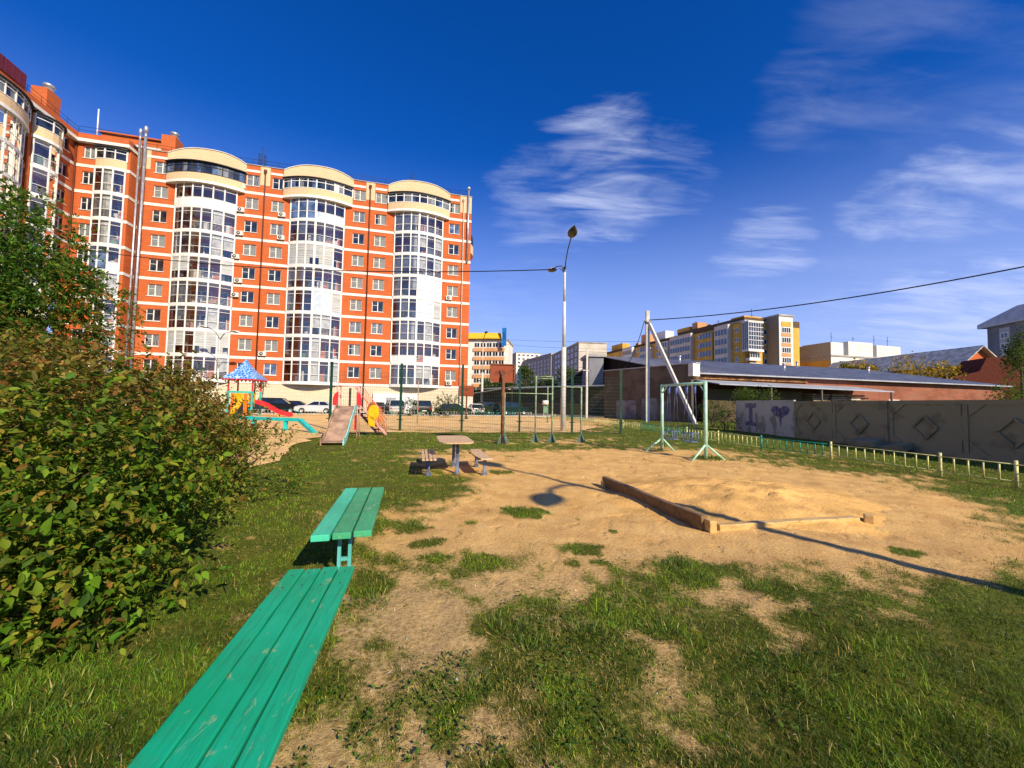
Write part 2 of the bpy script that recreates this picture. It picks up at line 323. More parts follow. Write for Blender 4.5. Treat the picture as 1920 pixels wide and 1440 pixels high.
def ground_mat():
    m = bpy.data.materials.new('soil_and_turf'); m.use_nodes = True; t = m.node_tree; b = t.nodes['Principled BSDF']
    a = t.nodes.new('ShaderNodeAttribute'); a.attribute_name = 'tint'; sp = t.nodes.new('ShaderNodeSeparateColor'); t.links.new(a.outputs['Color'], sp.inputs[0])
    tc = t.nodes.new('ShaderNodeTexCoord'); o = tc.outputs['Object']
    n1 = noise(t, o, 2.2, 6, .6); n2 = noise(t, o, 26, 6, .7); n3 = noise(t, o, 120, 3, .7); nb = noise(t, o, .12, 4)
    sand = mixc(t, maprange(t, n1, .3, .7), (.82, .52, .19), (.68, .39, .125))
    sand = mixc(t, maprange(t, n2, .52, .68, 0, .45), sand, (.40, .20, .07))
    dry = mixc(t, maprange(t, n2, .35, .65), (.60, .43, .20), (.33, .22, .095))
    dry = mixc(t, maprange(t, n3, .56, .70, 0, .8), dry, (.68, .50, .28))
    soil = mixc(t, fmath(t, 'MULTIPLY', sp.outputs[1], maprange(t, n1, .2, .62, .55, 1.)), sand, dry)
    soil = mixc(t, maprange(t, n3, .62, .72, 0, .5), soil, (.20, .12, .05))
    turf = mixc(t, maprange(t, n2, .35, .65), (.15, .17, .018), (.06, .075, .010))
    turf = mixc(t, maprange(t, n1, .5, .7, 0, .6), turf, (.24, .19, .04))
    turf = mixc(t, maprange(t, nb, .4, .65, 0, .5), turf, (.085, .17, .02))
    f = fmath(t, 'ADD', sp.outputs[0], fmath(t, 'MULTIPLY', fmath(t, 'SUBTRACT', n2, .5), 1.1))
    n5 = noise(t, o, 7, 5, .7); turf = mixc(t, maprange(t, n5, .42, .62, 0, .55), turf, (.05, .07, .01)); turf = mixc(t, maprange(t, n5, .56, .7, 0, .6), turf, (.27, .25, .035))
    pk = noise(t, o, 1.1, 3); soil = mixc(t, maprange(t, pk, .5, .75, 0, .35), soil, (.42, .24, .10))
    k = mixc(t, maprange(t, f, .28, .95), soil, turf)
    t.links.new(k, b.inputs['Base Color']); b.inputs['Roughness'].default_value = .95; b.inputs['Specular IOR Level'].default_value = .1
    bn = t.nodes.new('ShaderNodeBump'); bn.inputs['Strength'].default_value = .9; bn.inputs['Distance'].default_value = .03
    vf = t.nodes.new('ShaderNodeTexVoronoi'); vf.feature = 'SMOOTH_F1'; vf.inputs['Scale'].default_value = 2.6; ds = t.nodes.new('ShaderNodeVectorMath'); ds.operation = 'MULTIPLY_ADD'
    nz = t.nodes.new('ShaderNodeTexNoise'); nz.inputs['Scale'].default_value = 3.; t.links.new(o, nz.inputs['Vector']); t.links.new(nz.outputs['Color'], ds.inputs[0]); ds.inputs[1].default_value = (.5, .5, 0); t.links.new(o, ds.inputs[2]); t.links.new(mapping(t, ds.outputs[0], (1.5, .8, 1), (0, 0, .5)), vf.inputs['Vector'])
    dent = fmath(t, 'MULTIPLY', maprange(t, vf.outputs['Distance'], .12, .34), .42)
    h = fmath(t, 'ADD', fmath(t, 'ADD', fmath(t, 'MULTIPLY', n2, .7), fmath(t, 'MULTIPLY', n3, .3)), dent); t.links.new(h, bn.inputs['Height']); t.links.new(bn.outputs[0], b.inputs['Normal'])
    return m
make_ground()
def rag(poly, step=.6, amp=.35, seed=0):   # a polygon with a worn, wandering edge
    out = []; r = random.Random(seed)
    for i, p in enumerate(poly):
        q = poly[(i + 1) % len(poly)]; L = (q - p).length; n = max(1, int(L / step)); nx = Vector((-(q - p).y, (q - p).x, 0)).normalized()
        for k in range(n): out.append(p.lerp(q, k / n) + nx * r.uniform(-amp, amp) * (1 if k else .3))
    return out
def sheet(name, pts, z, m, **props):
    bm = bmesh.new(); f = bm.faces.new([bm.verts.new((p.x, p.y, z)) for p in pts])
    if f.normal.z < 0 or f.calc_area() and (f.normal_update() or f.normal.z < 0): f.normal_flip()
    bmesh.ops.triangulate(bm, faces=[f]); me = bpy.data.meshes.new(name); bm.to_mesh(me); me.materials.append(m); return place(me, name, kind='structure', **props)
COURT = mat('court_sand', (.80, .52, .22), .95, .10, 1.1, bump=.5, bscale=14, spec=.1)
cp = [G(x, y) for x, y in ((520, 866), (556, 832), (604, 818), (650, 813), (740, 811.5), (900, 812.5), (1075, 812), (1120, 803), (1075, 791), (1000, 783.5), (800, 781), (600, 780.5), (470, 780), (380, 790), (400, 800), (440, 806), (520, 815), (470, 838), (430, 870), (470, 880))]
sheet('sand_court', rag(cp, .8, .3, 3), .035, COURT)
ASPH = mat('asphalt', (.16, .16, .165), .9, .2, 1.5, bump=.3, spec=.2)
B0 = Vector((-43.64, 47.4, 0))
def bl(u, y, z=0): return B0 + U2 * u + V2 * y + Vector((0, 0, z))       # a point in the frame of the big brick house
sheet('parking_lot', [bl(-8, -8.6), bl(66, -8.6), bl(66, 50), bl(39, 50), bl(39, 14), bl(-8, 14)], .02, ASPH)
kb = MB()
for a, b in ((bl(-8, -8.7), bl(48, -8.7)),): kb.beam(a + Vector((0, 0, .06)), b + Vector((0, 0, .06)), .16, .14)
kb.build('kerb', mat('kerb_concrete', (.45, .44, .41), .9, .1), kind='structure')

# ------------------------------------------------------------------ windows shared by the brick house
def window_mesh(w, h, cols=2, transom=True, t=.07, mi=0, sill=True):
    m = MB(); m.box(0, 0, 0, w, .06, t, mi); m.box(0, 0, h - t, w, .06, h, mi); m.box(0, 0, t, t, .06, h - t, mi); m.box(w - t, 0, t, w, .06, h - t, mi)
    for i in range(1, cols): m.box(w * i / cols - t * .7, -.01, t, w * i / cols + t * .7, .06, h - t, mi)
    if transom: m.box(t, -.005, h * .60, w / cols - t * .7, .05, h * .60 + t * .6, mi)
    if sill: m.box(-.06, -.20, -.06, w + .06, 0, -.003, mi)
    return m
def pane_mesh(w, h): m = MB(); m.quad((.03, .045, .03), (w - .03, .045, .03), (w - .03, .045, h - .03), (.03, .045, h - .03)); return m
def curtain_mesh(w, h, seed):
    r = random.Random(seed); m = MB(); x = .07
    lo = r.choice((0, .25, .5)) * w; hi = w - .07 if lo == 0 or r.random() < .6 else w * .95
    x = max(.07, lo); k = 0; prev = None
    while x < hi:
        y = .036 + (.006 if k % 2 else 0)
        if prev: m.quad((prev[0], prev[1], .08), (x, y, .08), (x, y, h - .08), (prev[0], prev[1], h - .08))
        prev = (x, y); x += .09; k += 1
    return m
CURT = mat('net_curtain', (.22, .235, .24), .8, .12, 4)
W, Hh = 1.5, 1.45
WIN = window_mesh(W, Hh).mesh('window', WHITE)
PANES = [pane_mesh(W, Hh).mesh('pane', g) for g in (GLASS_DK, GLASS_BLUE, GLASS_CURT)]
CURTS = [curtain_mesh(W, Hh, s).mesh('curtain', CURT) for s in range(5)]
NARROW = window_mesh(1.15, Hh).mesh('window', WHITE); NPANE = [pane_mesh(1.15, Hh).mesh('pane', g) for g in (GLASS_DK, GLASS_CURT)]
def put_window(parent, x, y, z, wm=WIN, panes=PANES, rz=0, curt=True):
    o = place(wm, 'window', parent, (x, y, z), rz); k = random.choices(range(len(panes)), [7, 2.2, .8][:len(panes)])[0]
    place(panes[k], 'pane', o)
    if curt and panes is PANES and k < 2 and random.random() < .45: place(random.choice(CURTS), 'curtain', o)
    return o
# air conditioner
def ac_mesh():
    m = MB(); m.box(0, -.32, 0, .82, 0, .56, 0); m.box(.02, -.335, .02, .80, -.322, .54, 0)
    M = Matrix.Translation((.32, -.34, .28)) @ Matrix.Rotation(math.pi / 2, 4, 'X'); m.lathe([(0.0, -.012), (.215, -.012), (.23, .0), (0.0, .004)], n=20, mi=1, M=M)
    m.lathe([(.0, .01), (.08, .01), (.08, .02), (0, .02)], n=12, mi=0, M=M)
    for x in (.08, .7): m.box(x, -.3, -.06, x + .04, 0, -.003, 1)
    return m.mesh('air_conditioner', [mat('ac_plastic', (.74, .72, .64), .5, .08), mat('grille', (.12, .12, .12), .6)])
AC = ac_mesh()
# ------------------------------------------------------------------ the big brick apartment house
house = thing('apartment_building', 'tall orange brick apartment block with white glazed bay balconies and arched cream gables', 'apartment building', B0, GA)
FH, FB = 3.06, 3.75
BZ = [FB + FH * i for i in range(10)]
BAYS = [(4.95, 3.3, 6), (17.8, 3.3, 6), (31.0, 3.3, 6)]
ROOF = 31.9
wall = MB(); holes = []
COLW = [-.75, 9.15, 12.15, 22.2, 25.0, 35.2]
for x in COLW:
    for i in range(9): holes.append((x, x + W, BZ[i] + .95, BZ[i] + .95 + Hh))
for a, b in ((-2.5, 1.65), (8.25, 14.5), (21.1, 27.7), (34.3, 38.4)):
    wall_holes(wall, a, b, FB, ROOF, [h for h in holes if a < h[0] < b])
for c, hw, n in BAYS:      # recessed loggia walls behind the bays
    a, b = c - hw, c + hw
    wall.quad((a, 1.35, FB), (b, 1.35, FB), (b, 1.35, ROOF), (a, 1.35, ROOF)); wall.quad((a, 0, FB), (a, 1.35, FB), (a, 1.35, BZ[8]), (a, 0, BZ[8])); wall.quad((b, 1.35, FB), (b, 0, FB), (b, 0, BZ[8]), (b, 1.35, BZ[8]))
    wall.quad((a, 0, BZ[9]-.3), (b, 0, BZ[9]-.3), (b, 0, ROOF), (a, 0, ROOF))
wall.quad((38.4, 0, FB), (38.4, 14, FB), (38.4, 14, ROOF), (38.4, 0, ROOF)); wall.quad((38.4, 14, 0), (-8, 14, 0), (-8, 14, ROOF), (38.4, 14, ROOF))
# the forward left section and the long wing that turns towards the playground
SY, SX0, SX1 = -1.3, -7.8, -2.5
sh = [(-7.0, -5.85, BZ[i] + .95, BZ[i] + .95 + Hh) for i in range(9)]
wall_holes(wall, SX0, -5.75, FB, ROOF, sh, lambda x, z, d: (x, SY + d, z)); wall.quad((-2.85, SY, FB), (SX1, SY, FB), (SX1, SY, ROOF), (-2.85, SY, ROOF))
wall.quad((SX1, SY, FB), (SX1, 0, FB), (SX1, 0, ROOF), (SX1, SY, ROOF)); wall.quad((-5.75, 0.1, FB), (-2.85, .1, FB), (-2.85, .1, ROOF), (-5.75, .1, ROOF))
wall.quad((-5.75, SY, FB), (-5.75, .1, FB), (-5.75, .1, BZ[9]), (-5.75, SY, BZ[9])); wall.quad((-2.85, .1, FB), (-2.85, SY, FB), (-2.85, SY, BZ[9]), (-2.85, .1, BZ[9]))
wall.quad((-5.75, SY, BZ[9] - .2), (-2.85, SY, BZ[9] - .2), (-2.85, SY, ROOF), (-5.75, SY, ROOF))
WY = [-3.75, -6.45, -6.75, -13.2]           # wing bays along y
wf = lambda x, z, d: (SX0 - d, -x, z)
wh = [(2.2, 3.2, BZ[i] + .95, BZ[i] + .95 + Hh) for i in range(9)]
wall_holes(wall, 1.3, 3.5, FB, ROOF, wh, wf)
wall.quad((SX0 - 1.2, -3.5, FB), (SX0 - 1.2, -26, FB), (SX0 - 1.2, -26, ROOF), (SX0 - 1.2, -3.5, ROOF)); wall.quad(wf(3.5, FB, 0), wf(3.5, FB, 1.2), wf(3.5, ROOF, 1.2), wf(3.5, ROOF, 0))
wall.quad(wf(6.5, FB, 0), wf(6.9, FB, 0), wf(6.9, ROOF, 0), wf(6.5, ROOF, 0)); wall.quad(wf(6.5, FB, 0), wf(6.5, FB, 1.2), wf(6.5, ROOF, 1.2), wf(6.5, ROOF, 0)); wall.quad(wf(13.5, FB, 0), wf(26, FB, 0), wf(26, ROOF, 0), wf(13.5, ROOF, 0))
wall.quad(wf(3.5, BZ[9], 0), wf(13.5, BZ[9], 0), wf(13.5, ROOF, 0), wf(3.5, ROOF, 0))
wall.quad((SX0, -26, 0), (SX0 - 14, -26, 0), (SX0 - 14, -26, ROOF), (SX0, -26, ROOF)); wall.quad((SX0 - 14, -26, 0), (SX0 - 14, 14, 0), (SX0 - 14, 14, ROOF), (SX0 - 14, -26, ROOF))
wall.build('wall', BRICK, house)
pl_ = MB(); pl_.quad((-2.5, .02, 0), (38.4, .02, 0), (38.4, .02, FB), (-2.5, .02, FB)); pl_.quad((38.4, .02, 0), (38.4, 14, 0), (38.4, 14, FB), (38.4, .02, FB))
pl_.quad((SX0, SY, 0), (SX1, SY, 0), (SX1, SY, FB), (SX0, SY, FB)); pl_.quad((SX1, SY, 0), (SX1, .02, 0), (SX1, .02, FB), (SX1, SY, FB)); pl_.quad((SX0, -26, 0), (SX0, SY, 0), (SX0, SY, FB), (SX0, -26, FB))
pl_.build('plinth', PLINTH, house)
rf = MB(); rf.box(-2.4, .32, ROOF - .3, 38.3, 13.9, ROOF - .1); rf.box(SX0 - 13.9, SY + .25, ROOF - .3, -2.404, 13.9, ROOF - .1); rf.box(SX0 - 13.9, -25.9, ROOF - .3, SX0 - .3, SY + .2, ROOF - .1)
cpg = MB()
for (a, b) in ((-2.5, .62), (9.1, 13.45), (22.1, 26.6), (35.2, 38.5)): cpg.box(a, -.10, ROOF, b, .3, ROOF + .07)
cpg.build('parapet_coping', mat('zinc_coping', (.45, .44, .42), .5), house)
rf.build('roof', mat('roof_felt', (.10, .10, .11), .9), house)
# belts of white render at each storey
def belt(*b): m = MB(); m.box(*b); m.build('belt_course', BAND, house)
for i in range(9):
    z = BZ[i]
    for a, b in ((-2.5, 1.6), (8.3, 14.45), (21.15, 27.65), (34.35, 38.45)): belt(a, -.05, z - .17, b, .003, z + .17)
    belt(38.403, -.05, z - .17, 38.45, 14, z + .17); belt(SX0 + .05, SY - .05, z - .17, -5.75, SY - .003, z + .17); belt(-2.85, SY - .05, z - .17, SX1, SY - .003, z + .17); belt(SX1 + .003, SY - .05, z - .17, SX1 + .05, -.06, z + .17)
    belt(SX0 + .003, -3.5, z - .17, SX0 + .05, SY - .055, z + .17)
for a, b in ((-1.9, .6), (9.1, 10.7), (11.95, 13.4), (22.1, 23.7), (24.95, 26.5), (35.2, 36.6)): belt(a, -.05, BZ[9] - .32, b, .003, BZ[9] - .02)
# cornice on the forward section and wing
bd = MB(); bd.box(SX0 + .55, SY - .55, BZ[9] - .45, SX1 + .06, SY - .06, BZ[9] - .1); bd.box(SX0 + .003, -26, BZ[9] - .45, SX0 + .55, SY - .06, BZ[9] - .1); bd.box(SX1 + .06, SY - .55, BZ[9] - .45, SX1 + .12, -.01, BZ[9] - .1)
bd.build('cornice', BAND, house)
pp = MB(); pp.box(SX0 + .5, SY - .5, BZ[9] - .1, SX1 + .05, SY - .003, ROOF - .1); pp.box(SX0 + .003, -26, BZ[9] - .1, SX0 + .5, SY - .003, ROOF - .1)
pp.build('parapet', BRICK, house)
for a, b in ((-2.4, -1.2), (10.75, 11.9), (23.75, 24.9), (36.75, 38.4)): cm = MB(); cm.box(a, -.025, BZ[8] + .17 + (1.0 if a > 0 else 1.1), b, -.002, ROOF); cm.build('cream_pier', CREAMB, house)
for x in COLW:
    for i in range(9): put_window(house, x, .12, BZ[i] + .95)
for i in range(9): put_window(house, -7.0, SY + .12, BZ[i] + .95, NARROW, NPANE)
for i in range(3, 9): put_window(house, SX0 - .12, -3.2, BZ[i] + .95, NARROW, NPANE, rz=math.pi / 2)
for i, xs in {8: (8.35,), 7: (8.35, 13.1), 6: (8.35, 13.1), 5: (8.05,), 4: (8.5, 35.0), 3: (7.95 + .25,), 1: (11.6,), 0: (8.45, 35.3)}.items():
    for x in xs: place(AC, 'air_conditioner', house, (x, -.02, BZ[i] + (.30 if i != 3 else 1.5)))
# downpipes and flues
for x in (11.35, 24.3, 37.25):
    m = MB(); m.tube([(x, -.16, .3), (x, -.16, ROOF - 1.0), (x, -.10, ROOF - .5)], .085, 8); m.lathe([(.10, 0), (.2, .35), (.2, .5)], (x, -.16, ROOF - 1.0), 8); m.build('downpipe', BROWNPIPE if x < 37 else mat('pale_pipe', (.70, .55, .45), .6), house)
for x, dz, r in ((-2.15, 1.9, .12), (-1.6, 2.3, .15)):
    m = MB(); m.tube([(x, -.5, 1.2), (x, -.5, ROOF + dz - .9)], r, 12)
    for k in range(15): m.lathe([(r + .001, 0), (r + .03, .03), (r + .03, .08), (r + .001, .11)], (x, -.5, 2 + k * 2.1), 12)
    f = m.build('flue', METAL, house); c = MB(); c.lathe([(r, -.5), (r, 0), (r * 1.5, .05), (r * 1.5, .55), (r * .8, .75), (0, .8)], (x, -.5, ROOF + dz - .4), 14); c.build('cowl', METAL, f)
m = MB(); m.tube([(37.9, -.25, 22), (37.9, -.25, ROOF + .9)], .13, 10); m.lathe([(.13, 0), (.28, .05), (.28, .35), (.1, .5), (0, .52)], (37.9, -.25, ROOF + .9), 12); m.build('flue', METAL, house)
m = MB(); m.tube([(-1.8, -.6, 1), (-1.8, -.6, ROOF + .3)], .06, 6); m.build('downpipe', BROWNPIPE, house)
m = MB(); m.tube([(SX0 + .2, SY - .2, 1), (SX0 + .2, SY - .2, BZ[9] - .5)], .09, 8); m.build('downpipe', BROWNPIPE, house)
# glazed bays
def arc(c, hw, e, bulge, s): return (c + hw * s, -(e + bulge * (1 - s * s)))
SOLID = mat('white_panel', (.78, .79, .76), .5, .05); BLUEP = mat('grey_blue_panel', (.50, .58, .70), .35, .08); BLIND = mat('window_blind', (.48, .50, .50), .7, .25, 2, stretch=(.2, .2, 14))
CLOTH = [mat('laundry_white', (.7, .7, .7)), mat('cupboard_wood', (.42, .22, .10)), mat('chair_grey', (.2, .2, .22)), mat('box_green', (.15, .3, .18)), mat('laundry_pink', (.6, .3, .3))]
BALCURT = mat('balcony_curtain', (.58, .59, .60), .8, .15, 2)
def balcony(parent, c, hw, n, z, floor_i, seed, e=.12, bulge=1.05, back=1.35, y0=0., top=FH, fn=None, thick=.06, style=None, mid=True):
    fn = fn or (lambda x, y, zz: (x, y + y0, zz)); r = random.Random(seed); K = n * 2
    ss = [-1 + 2 * k / K for k in range(K + 1)]; ap = [arc(c, hw, e, bulge, s) for s in ss]
    slab = MB(); zt, zb = z + .17, z - .17
    out = [arc(c, hw, e + .07, bulge, s) for s in ss]; poly = out + [(c + hw, back - .01), (c - hw, back - .01)]
    nP = len(poly); vs = [fn(x, y, zb) for x, y in poly] + [fn(x, y, zt) for x, y in poly]
    slab.add(vs, [tuple(range(nP)), tuple(reversed(range(nP, 2 * nP)))] + [(i, (i + 1) % nP, nP + (i + 1) % nP, nP + i) for i in range(nP)])
    root = slab.build('balcony', WHITE, parent)
    z0, z1 = zt, z + top - .17; fr = MB(); gl = MB(); pn = MB(); ra = MB()
    hr = .95; ht = (z1 - z0) - .5
    def P3(s, dy, zz): a = arc(c, hw, e, bulge, s); return fn(a[0], a[1] + dy, zz)
    kinds = []
    mode = style or r.choice(['open', 'open', 'open', 'half', 'lowpanel', 'blind'])
    for k in range(n):
        sa, sb = -1 + 2 * k / n, -1 + 2 * (k + 1) / n
        kd = 'clear'
        if mode == 'half' and k >= n / 2: kd = r.choice(['blue', 'blue', 'panelglass'])
        if mode == 'lowpanel' and r.random() < .7: kd = 'low'
        if mode == 'blind' and r.random() < .45: kd = 'blind'
        if mode == 'darkblue' and k < n / 2: kd = 'refl'
        if mode == 'darkblue' and k >= n / 2: kd = 'low'
        kinds.append(kd)
        sm_ = (sa + sb) / 2
        for a, b in ((sa, sm_), (sm_, sb)):
            q = lambda lo, hi, mi, dy=0.: gl.quad(P3(a, dy, lo), P3(b, dy, lo), P3(b, dy, hi), P3(a, dy, hi), mi)
            if kd == 'clear': q(z0, z1, 0)
            elif kd == 'blue': q(z0, z0 + ht, 2); q(z0 + ht, z1, 2)
            elif kd == 'panelglass': q(z0, z1, 3)
            elif kd == 'refl': q(z0, z1, 4)
            elif kd == 'low': q(z0, z0 + hr, 1 if mode == 'lowpanel' else 2); q(z0 + hr, z1, 0)
            elif kd == 'blind': q(z0, z0 + hr, 0 if r.random() < .5 else 3, .0); q(z0 + hr, z1, 3)
            for zz, w in ((z0, .05), (z0 + hr, .045), (z0 + ht, .045), (z1 - .05, .05)): fr.beam(P3(a, -.01, zz + w / 2), P3(b, -.01, zz + w / 2), .06, w)
        if kd == 'clear' and r.random() < .75:
            for j in range(1, 6): ra.beam(P3(sa, .12, z0 + hr * j / 6), P3(sb, .12, z0 + hr * j / 6), .02, .022)
    for k in range(n + 1):
        s = -1 + 2 * k / n; w = thick * (2.1 if mid and k == n // 2 and n == 6 and parent is house and c > 12 else 1.2)
        fr.beam(P3(s, -.02, z0), P3(s, -.02, z1), w * 2, .09, up=(0, 1, 0))
    fr.build('window_frame', WHITE, root); gl.build('glazing', [GLASS_CLR, SOLID, BLUEP, BLIND, GLASS_BLUE], root)
    if ra.v: ra.build('railing', WHITE, root)
    cu = MB()
    for k, kd in enumerate(kinds):
        if kd == 'clear' and r.random() < .34:
            sa, sb = -1 + 2 * (k + .06) / n, -1 + 2 * (k + .94) / n; zc = z0 + (0 if r.random() < .5 else hr); K4 = 6; pr = None
            for j in range(K4 + 1):
                q_ = P3(sa + (sb - sa) * j / K4, .16 + .03 * (j % 2), 0)
                if pr: cu.quad((pr[0], pr[1], zc + .03), (q_[0], q_[1], zc + .03), (q_[0], q_[1], z1 - .08), (pr[0], pr[1], z1 - .08))
                pr = q_
    if cu.v: cu.build('curtain', BALCURT, root)
    # door and window in the wall behind, cupboards and washing on the balcony
    bk = MB(); yb = back - .03
    for x0, x1, a0, a1 in ((-hw * .55, -hw * .2, .05, 2.1), (-hw * .18, hw * .15, .8, 2.1), (hw * .4, hw * .7, .05, 2.1)):
        bk.add([fn(c + x0, yb, z0 + a0), fn(c + x1, yb, z0 + a0), fn(c + x1, yb, z0 + a1), fn(c + x0, yb, z0 + a1)], ((0, 1, 2, 3),), 1)
        for (p, q) in (((x0, a0), (x0, a1)), ((x1, a0), (x1, a1)), ((x0, a1), (x1, a1)), ((x0, a0), (x1, a0))): bk.beam(fn(c + p[0], yb - .02, z0 + p[1]), fn(c + q[0], yb - .02, z0 + q[1]), .09, .07, up=(0, 1, 0))
    bk.build('balcony_door', [WHITE, GLASS_DK], root)
    it = MB()
    for j in range(r.choice((2, 3, 4, 5))):
        x = c + hw * r.uniform(-.75, .75); y = r.uniform(0, .9); w = r.uniform(.3, .8); h = r.choice((.8, 1.0, 1.5, .6))
        v0 = [fn(x + a, y + b, z0 + d_) for d_ in (.002, h) for b in (0, .35) for a in (0, w)]
        it.add(v0, ((0, 2, 3, 1), (4, 5, 7, 6), (0, 1, 5, 4), (2, 6, 7, 3), (0, 4, 6, 2), (1, 3, 7, 5)), r.choice((0, 0, 0, 1, 1, 2, 3, 4)))
    it.build('stored_furniture', CLOTH, root)
    return root
ST = {(0, 7): 'lowpanel', (0, 6): 'open', (0, 5): 'open', (0, 4): 'blind', (0, 3): 'open', (0, 2): 'open', (0, 1): 'blind', (0, 0): 'open', (1, 7): 'darkblue', (1, 6): 'open', (1, 5): 'blind', (1, 4): 'open', (1, 3): 'half', (1, 2): 'open', (1, 1): 'open', (1, 0): 'open',
      (2, 7): 'open', (2, 6): 'open', (2, 5): 'open', (2, 4): 'half', (2, 3): 'half', (2, 2): 'open', (2, 1): 'lowpanel', (2, 0): 'open'}
for bi, (c, hw, n) in enumerate(BAYS):
    for i in range(8): balcony(house, c, hw, n, BZ[i], i, bi * 20 + i, style=ST[(bi, i)])
for i in range(8): balcony(house, -4.3, 1.45, 3, BZ[i], i, 80 + i, e=.1, bulge=.35, back=1.38, y0=SY, style='open' if i != 4 else 'darkblue')
# penthouse storey: cream brick breast, long band of windows, arched gable
def penthouse(c, hw, n, dark, e=.25, bulge=1.25, fn=None, gable=True, zb=28.0, brown=None):
    fn = fn or (lambda x, y, zz: (x, y, zz)); K = n * 2; ss = [-1 + 2 * k / K for k in range(K + 1)]
    z1, z2, z3 = zb + .3, zb + 1.22, zb + 2.55; br = MB(); P3 = lambda s, dy, zz: fn(*(lambda a: (a[0], a[1] + dy))(arc(c, hw, e, bulge, s)), zz)
    for a, b in zip(ss, ss[1:]): br.quad(P3(a, 0, z1), P3(b, 0, z1), P3(b, 0, z2), P3(a, 0, z2))
    for s in (-1, 1): br.quad(P3(s, 0, z1), fn(c + hw * s, .0, z1), fn(c + hw * s, .0, z3), P3(s, 0, z3)) if dark is not None else None
    br.quad(fn(c - hw, .02, z2), fn(c + hw, .02, z2), fn(c + hw, .5, z2), fn(c - hw, .5, z2))
    root = br.build('penthouse_balcony', CREAMB, house)
    ed = MB(); poly = [arc(c, hw, e + .06, bulge, s) for s in ss] + [(c + hw, .5), (c - hw, .5)]; nP = len(poly)
    ed.add([fn(x, y, zb) for x, y in poly] + [fn(x, y, z1) for x, y in poly], [tuple(range(nP)), tuple(reversed(range(nP, 2 * nP)))] + [(i, (i + 1) % nP, nP + (i + 1) % nP, nP + i) for i in range(nP)])
    ed.build('slab_edge', WHITE, root)
    ev = MB(); poly = [arc(c, hw + .12, e + .28, bulge, s) for s in ss] + [(c + hw + .12, .0), (c - hw - .12, .0)]
    ev.add([fn(x, y, z3) for x, y in poly] + [fn(x, y, z3 + .1) for x, y in poly], [tuple(range(nP)), tuple(reversed(range(nP, 2 * nP)))] + [(i, (i + 1) % nP, nP + (i + 1) % nP, nP + i) for i in range(nP)])
    ev.build('eave', DARKMETAL, root)
    fr = MB(); gl = MB()
    for k in range(n):
        a, b = -1 + 2 * k / n, -1 + 2 * (k + 1) / n; m_ = (a + b) / 2
        for p, q in ((a, m_), (m_, b)):
            gl.quad(P3(p, .03, z2), P3(q, .03, z2), P3(q, .03, z3), P3(p, .03, z3), random.choice((0, 1, 2, 0, 3)))
            for zz in (z2 + .04, z3 - .05, z3 - .42): fr.beam(P3(p, 0, zz), P3(q, 0, zz), .07, .07)
    for k in range(n + 1): fr.beam(P3(-1 + 2 * k / n, 0, z2), P3(-1 + 2 * k / n, 0, z3), .15 if k in (0, n // 2, n) else .10, .08, up=(0, 1, 0))
    fr.build('window_frame', DARKMETAL if dark else WHITE, root); gl.build('glazing', [GLASS_DK, GLASS_BLUE, GLASS_CURT, GLASS_DK], root)
    if gable:
        g = MB(); M_ = 24; pts = []
        for k in range(M_ + 1):
            s = -1 + 2 * k / M_; pts.append((c + (hw + .05) * s, 31.80 + 1.2 * (1 - abs(s) ** 2.4)))
        poly = [(c - hw - .05, z3 + .12)] + pts + [(c + hw + .05, z3 + .12)]; poly = poly[::-1]; nP = len(poly)
        g.add([(x, -.12, z) for x, z in poly] + [(x, .35, z) for x, z in poly], [tuple(reversed(range(nP))), tuple(range(nP, 2 * nP))] + [(i, nP + i, nP + (i + 1) % nP, (i + 1) % nP) for i in range(nP)])
        g.build('gable', CREAMB, house)
        cp_ = MB()
        for (x0, a0), (x1, a1) in zip(pts, pts[1:]): cp_.beam((x0, .1, a0 + .04), (x1, .1, a1 + .04), .62, .07)
        cp_.build('coping', BAND, house)
penthouse(4.85, 4.25, 8, True); penthouse(17.8, 4.25, 8, False); penthouse(30.95, 4.25, 8, False)
penthouse(-4.25, 1.5, 3, False, e=.12, bulge=.3, fn=lambda x, y, z: (x, y + SY, z), gable=False)
# the wing's bays
wfn = lambda x, y, z: (SX0 - y, -x, z)
for i in range(2, 8): balcony(house, 5.0, 1.45, 3, BZ[i], i, 120 + i, e=.1, bulge=.8, back=1.15, fn=wfn, style='open')
for i in range(2, 8): balcony(house, 10.6, 3.1, 6, BZ[i], i, 140 + i, e=.1, bulge=1.0, back=1.15, fn=wfn, style='open')
penthouse(5.0, 1.6, 3, False, e=.2, bulge=.9, fn=wfn, gable=False); penthouse(10.6, 3.5, 7, False, e=.15, bulge=1.2, fn=wfn, gable=False)
# red cladding above the wing, the recessed penthouse block, chimneys, aerials, roof rails
m = MB(); m.box(SX0 - 4, -14, ROOF - .1, SX0 + .6, -8.3, ROOF + 1.3); m.build('roof_house', mat('maroon_cladding', (.16, .022, .03), .5, .2, 3, stretch=(3, 3, .2)), house)
m = MB(); wall_holes(m, -7.6, -1.0, ROOF - .2, ROOF + 2.9, [(-6.6, -4.9, ROOF + .2, ROOF + 1.7), (-3.6, -2.6, ROOF - .2, ROOF + 1.7)], lambda x, z, d: (x - .6, 3.0 + d, z)); m.quad((-1.6, 3, ROOF - .2), (-1.6, 9, ROOF - .2), (-1.6, 9, ROOF + 2.9), (-1.6, 3, ROOF + 2.9)); m.box(-8.4, 2.7, ROOF + 2.9, -1.4, 9, ROOF + 3.05)
m.quad((-8.2, 3.24, ROOF - .2), (-1.6, 3.24, ROOF - .2), (-1.6, 3.24, ROOF + 2.9), (-8.2, 3.24, ROOF + 2.9)); ph = m.build('roof_house', BRICK, house)
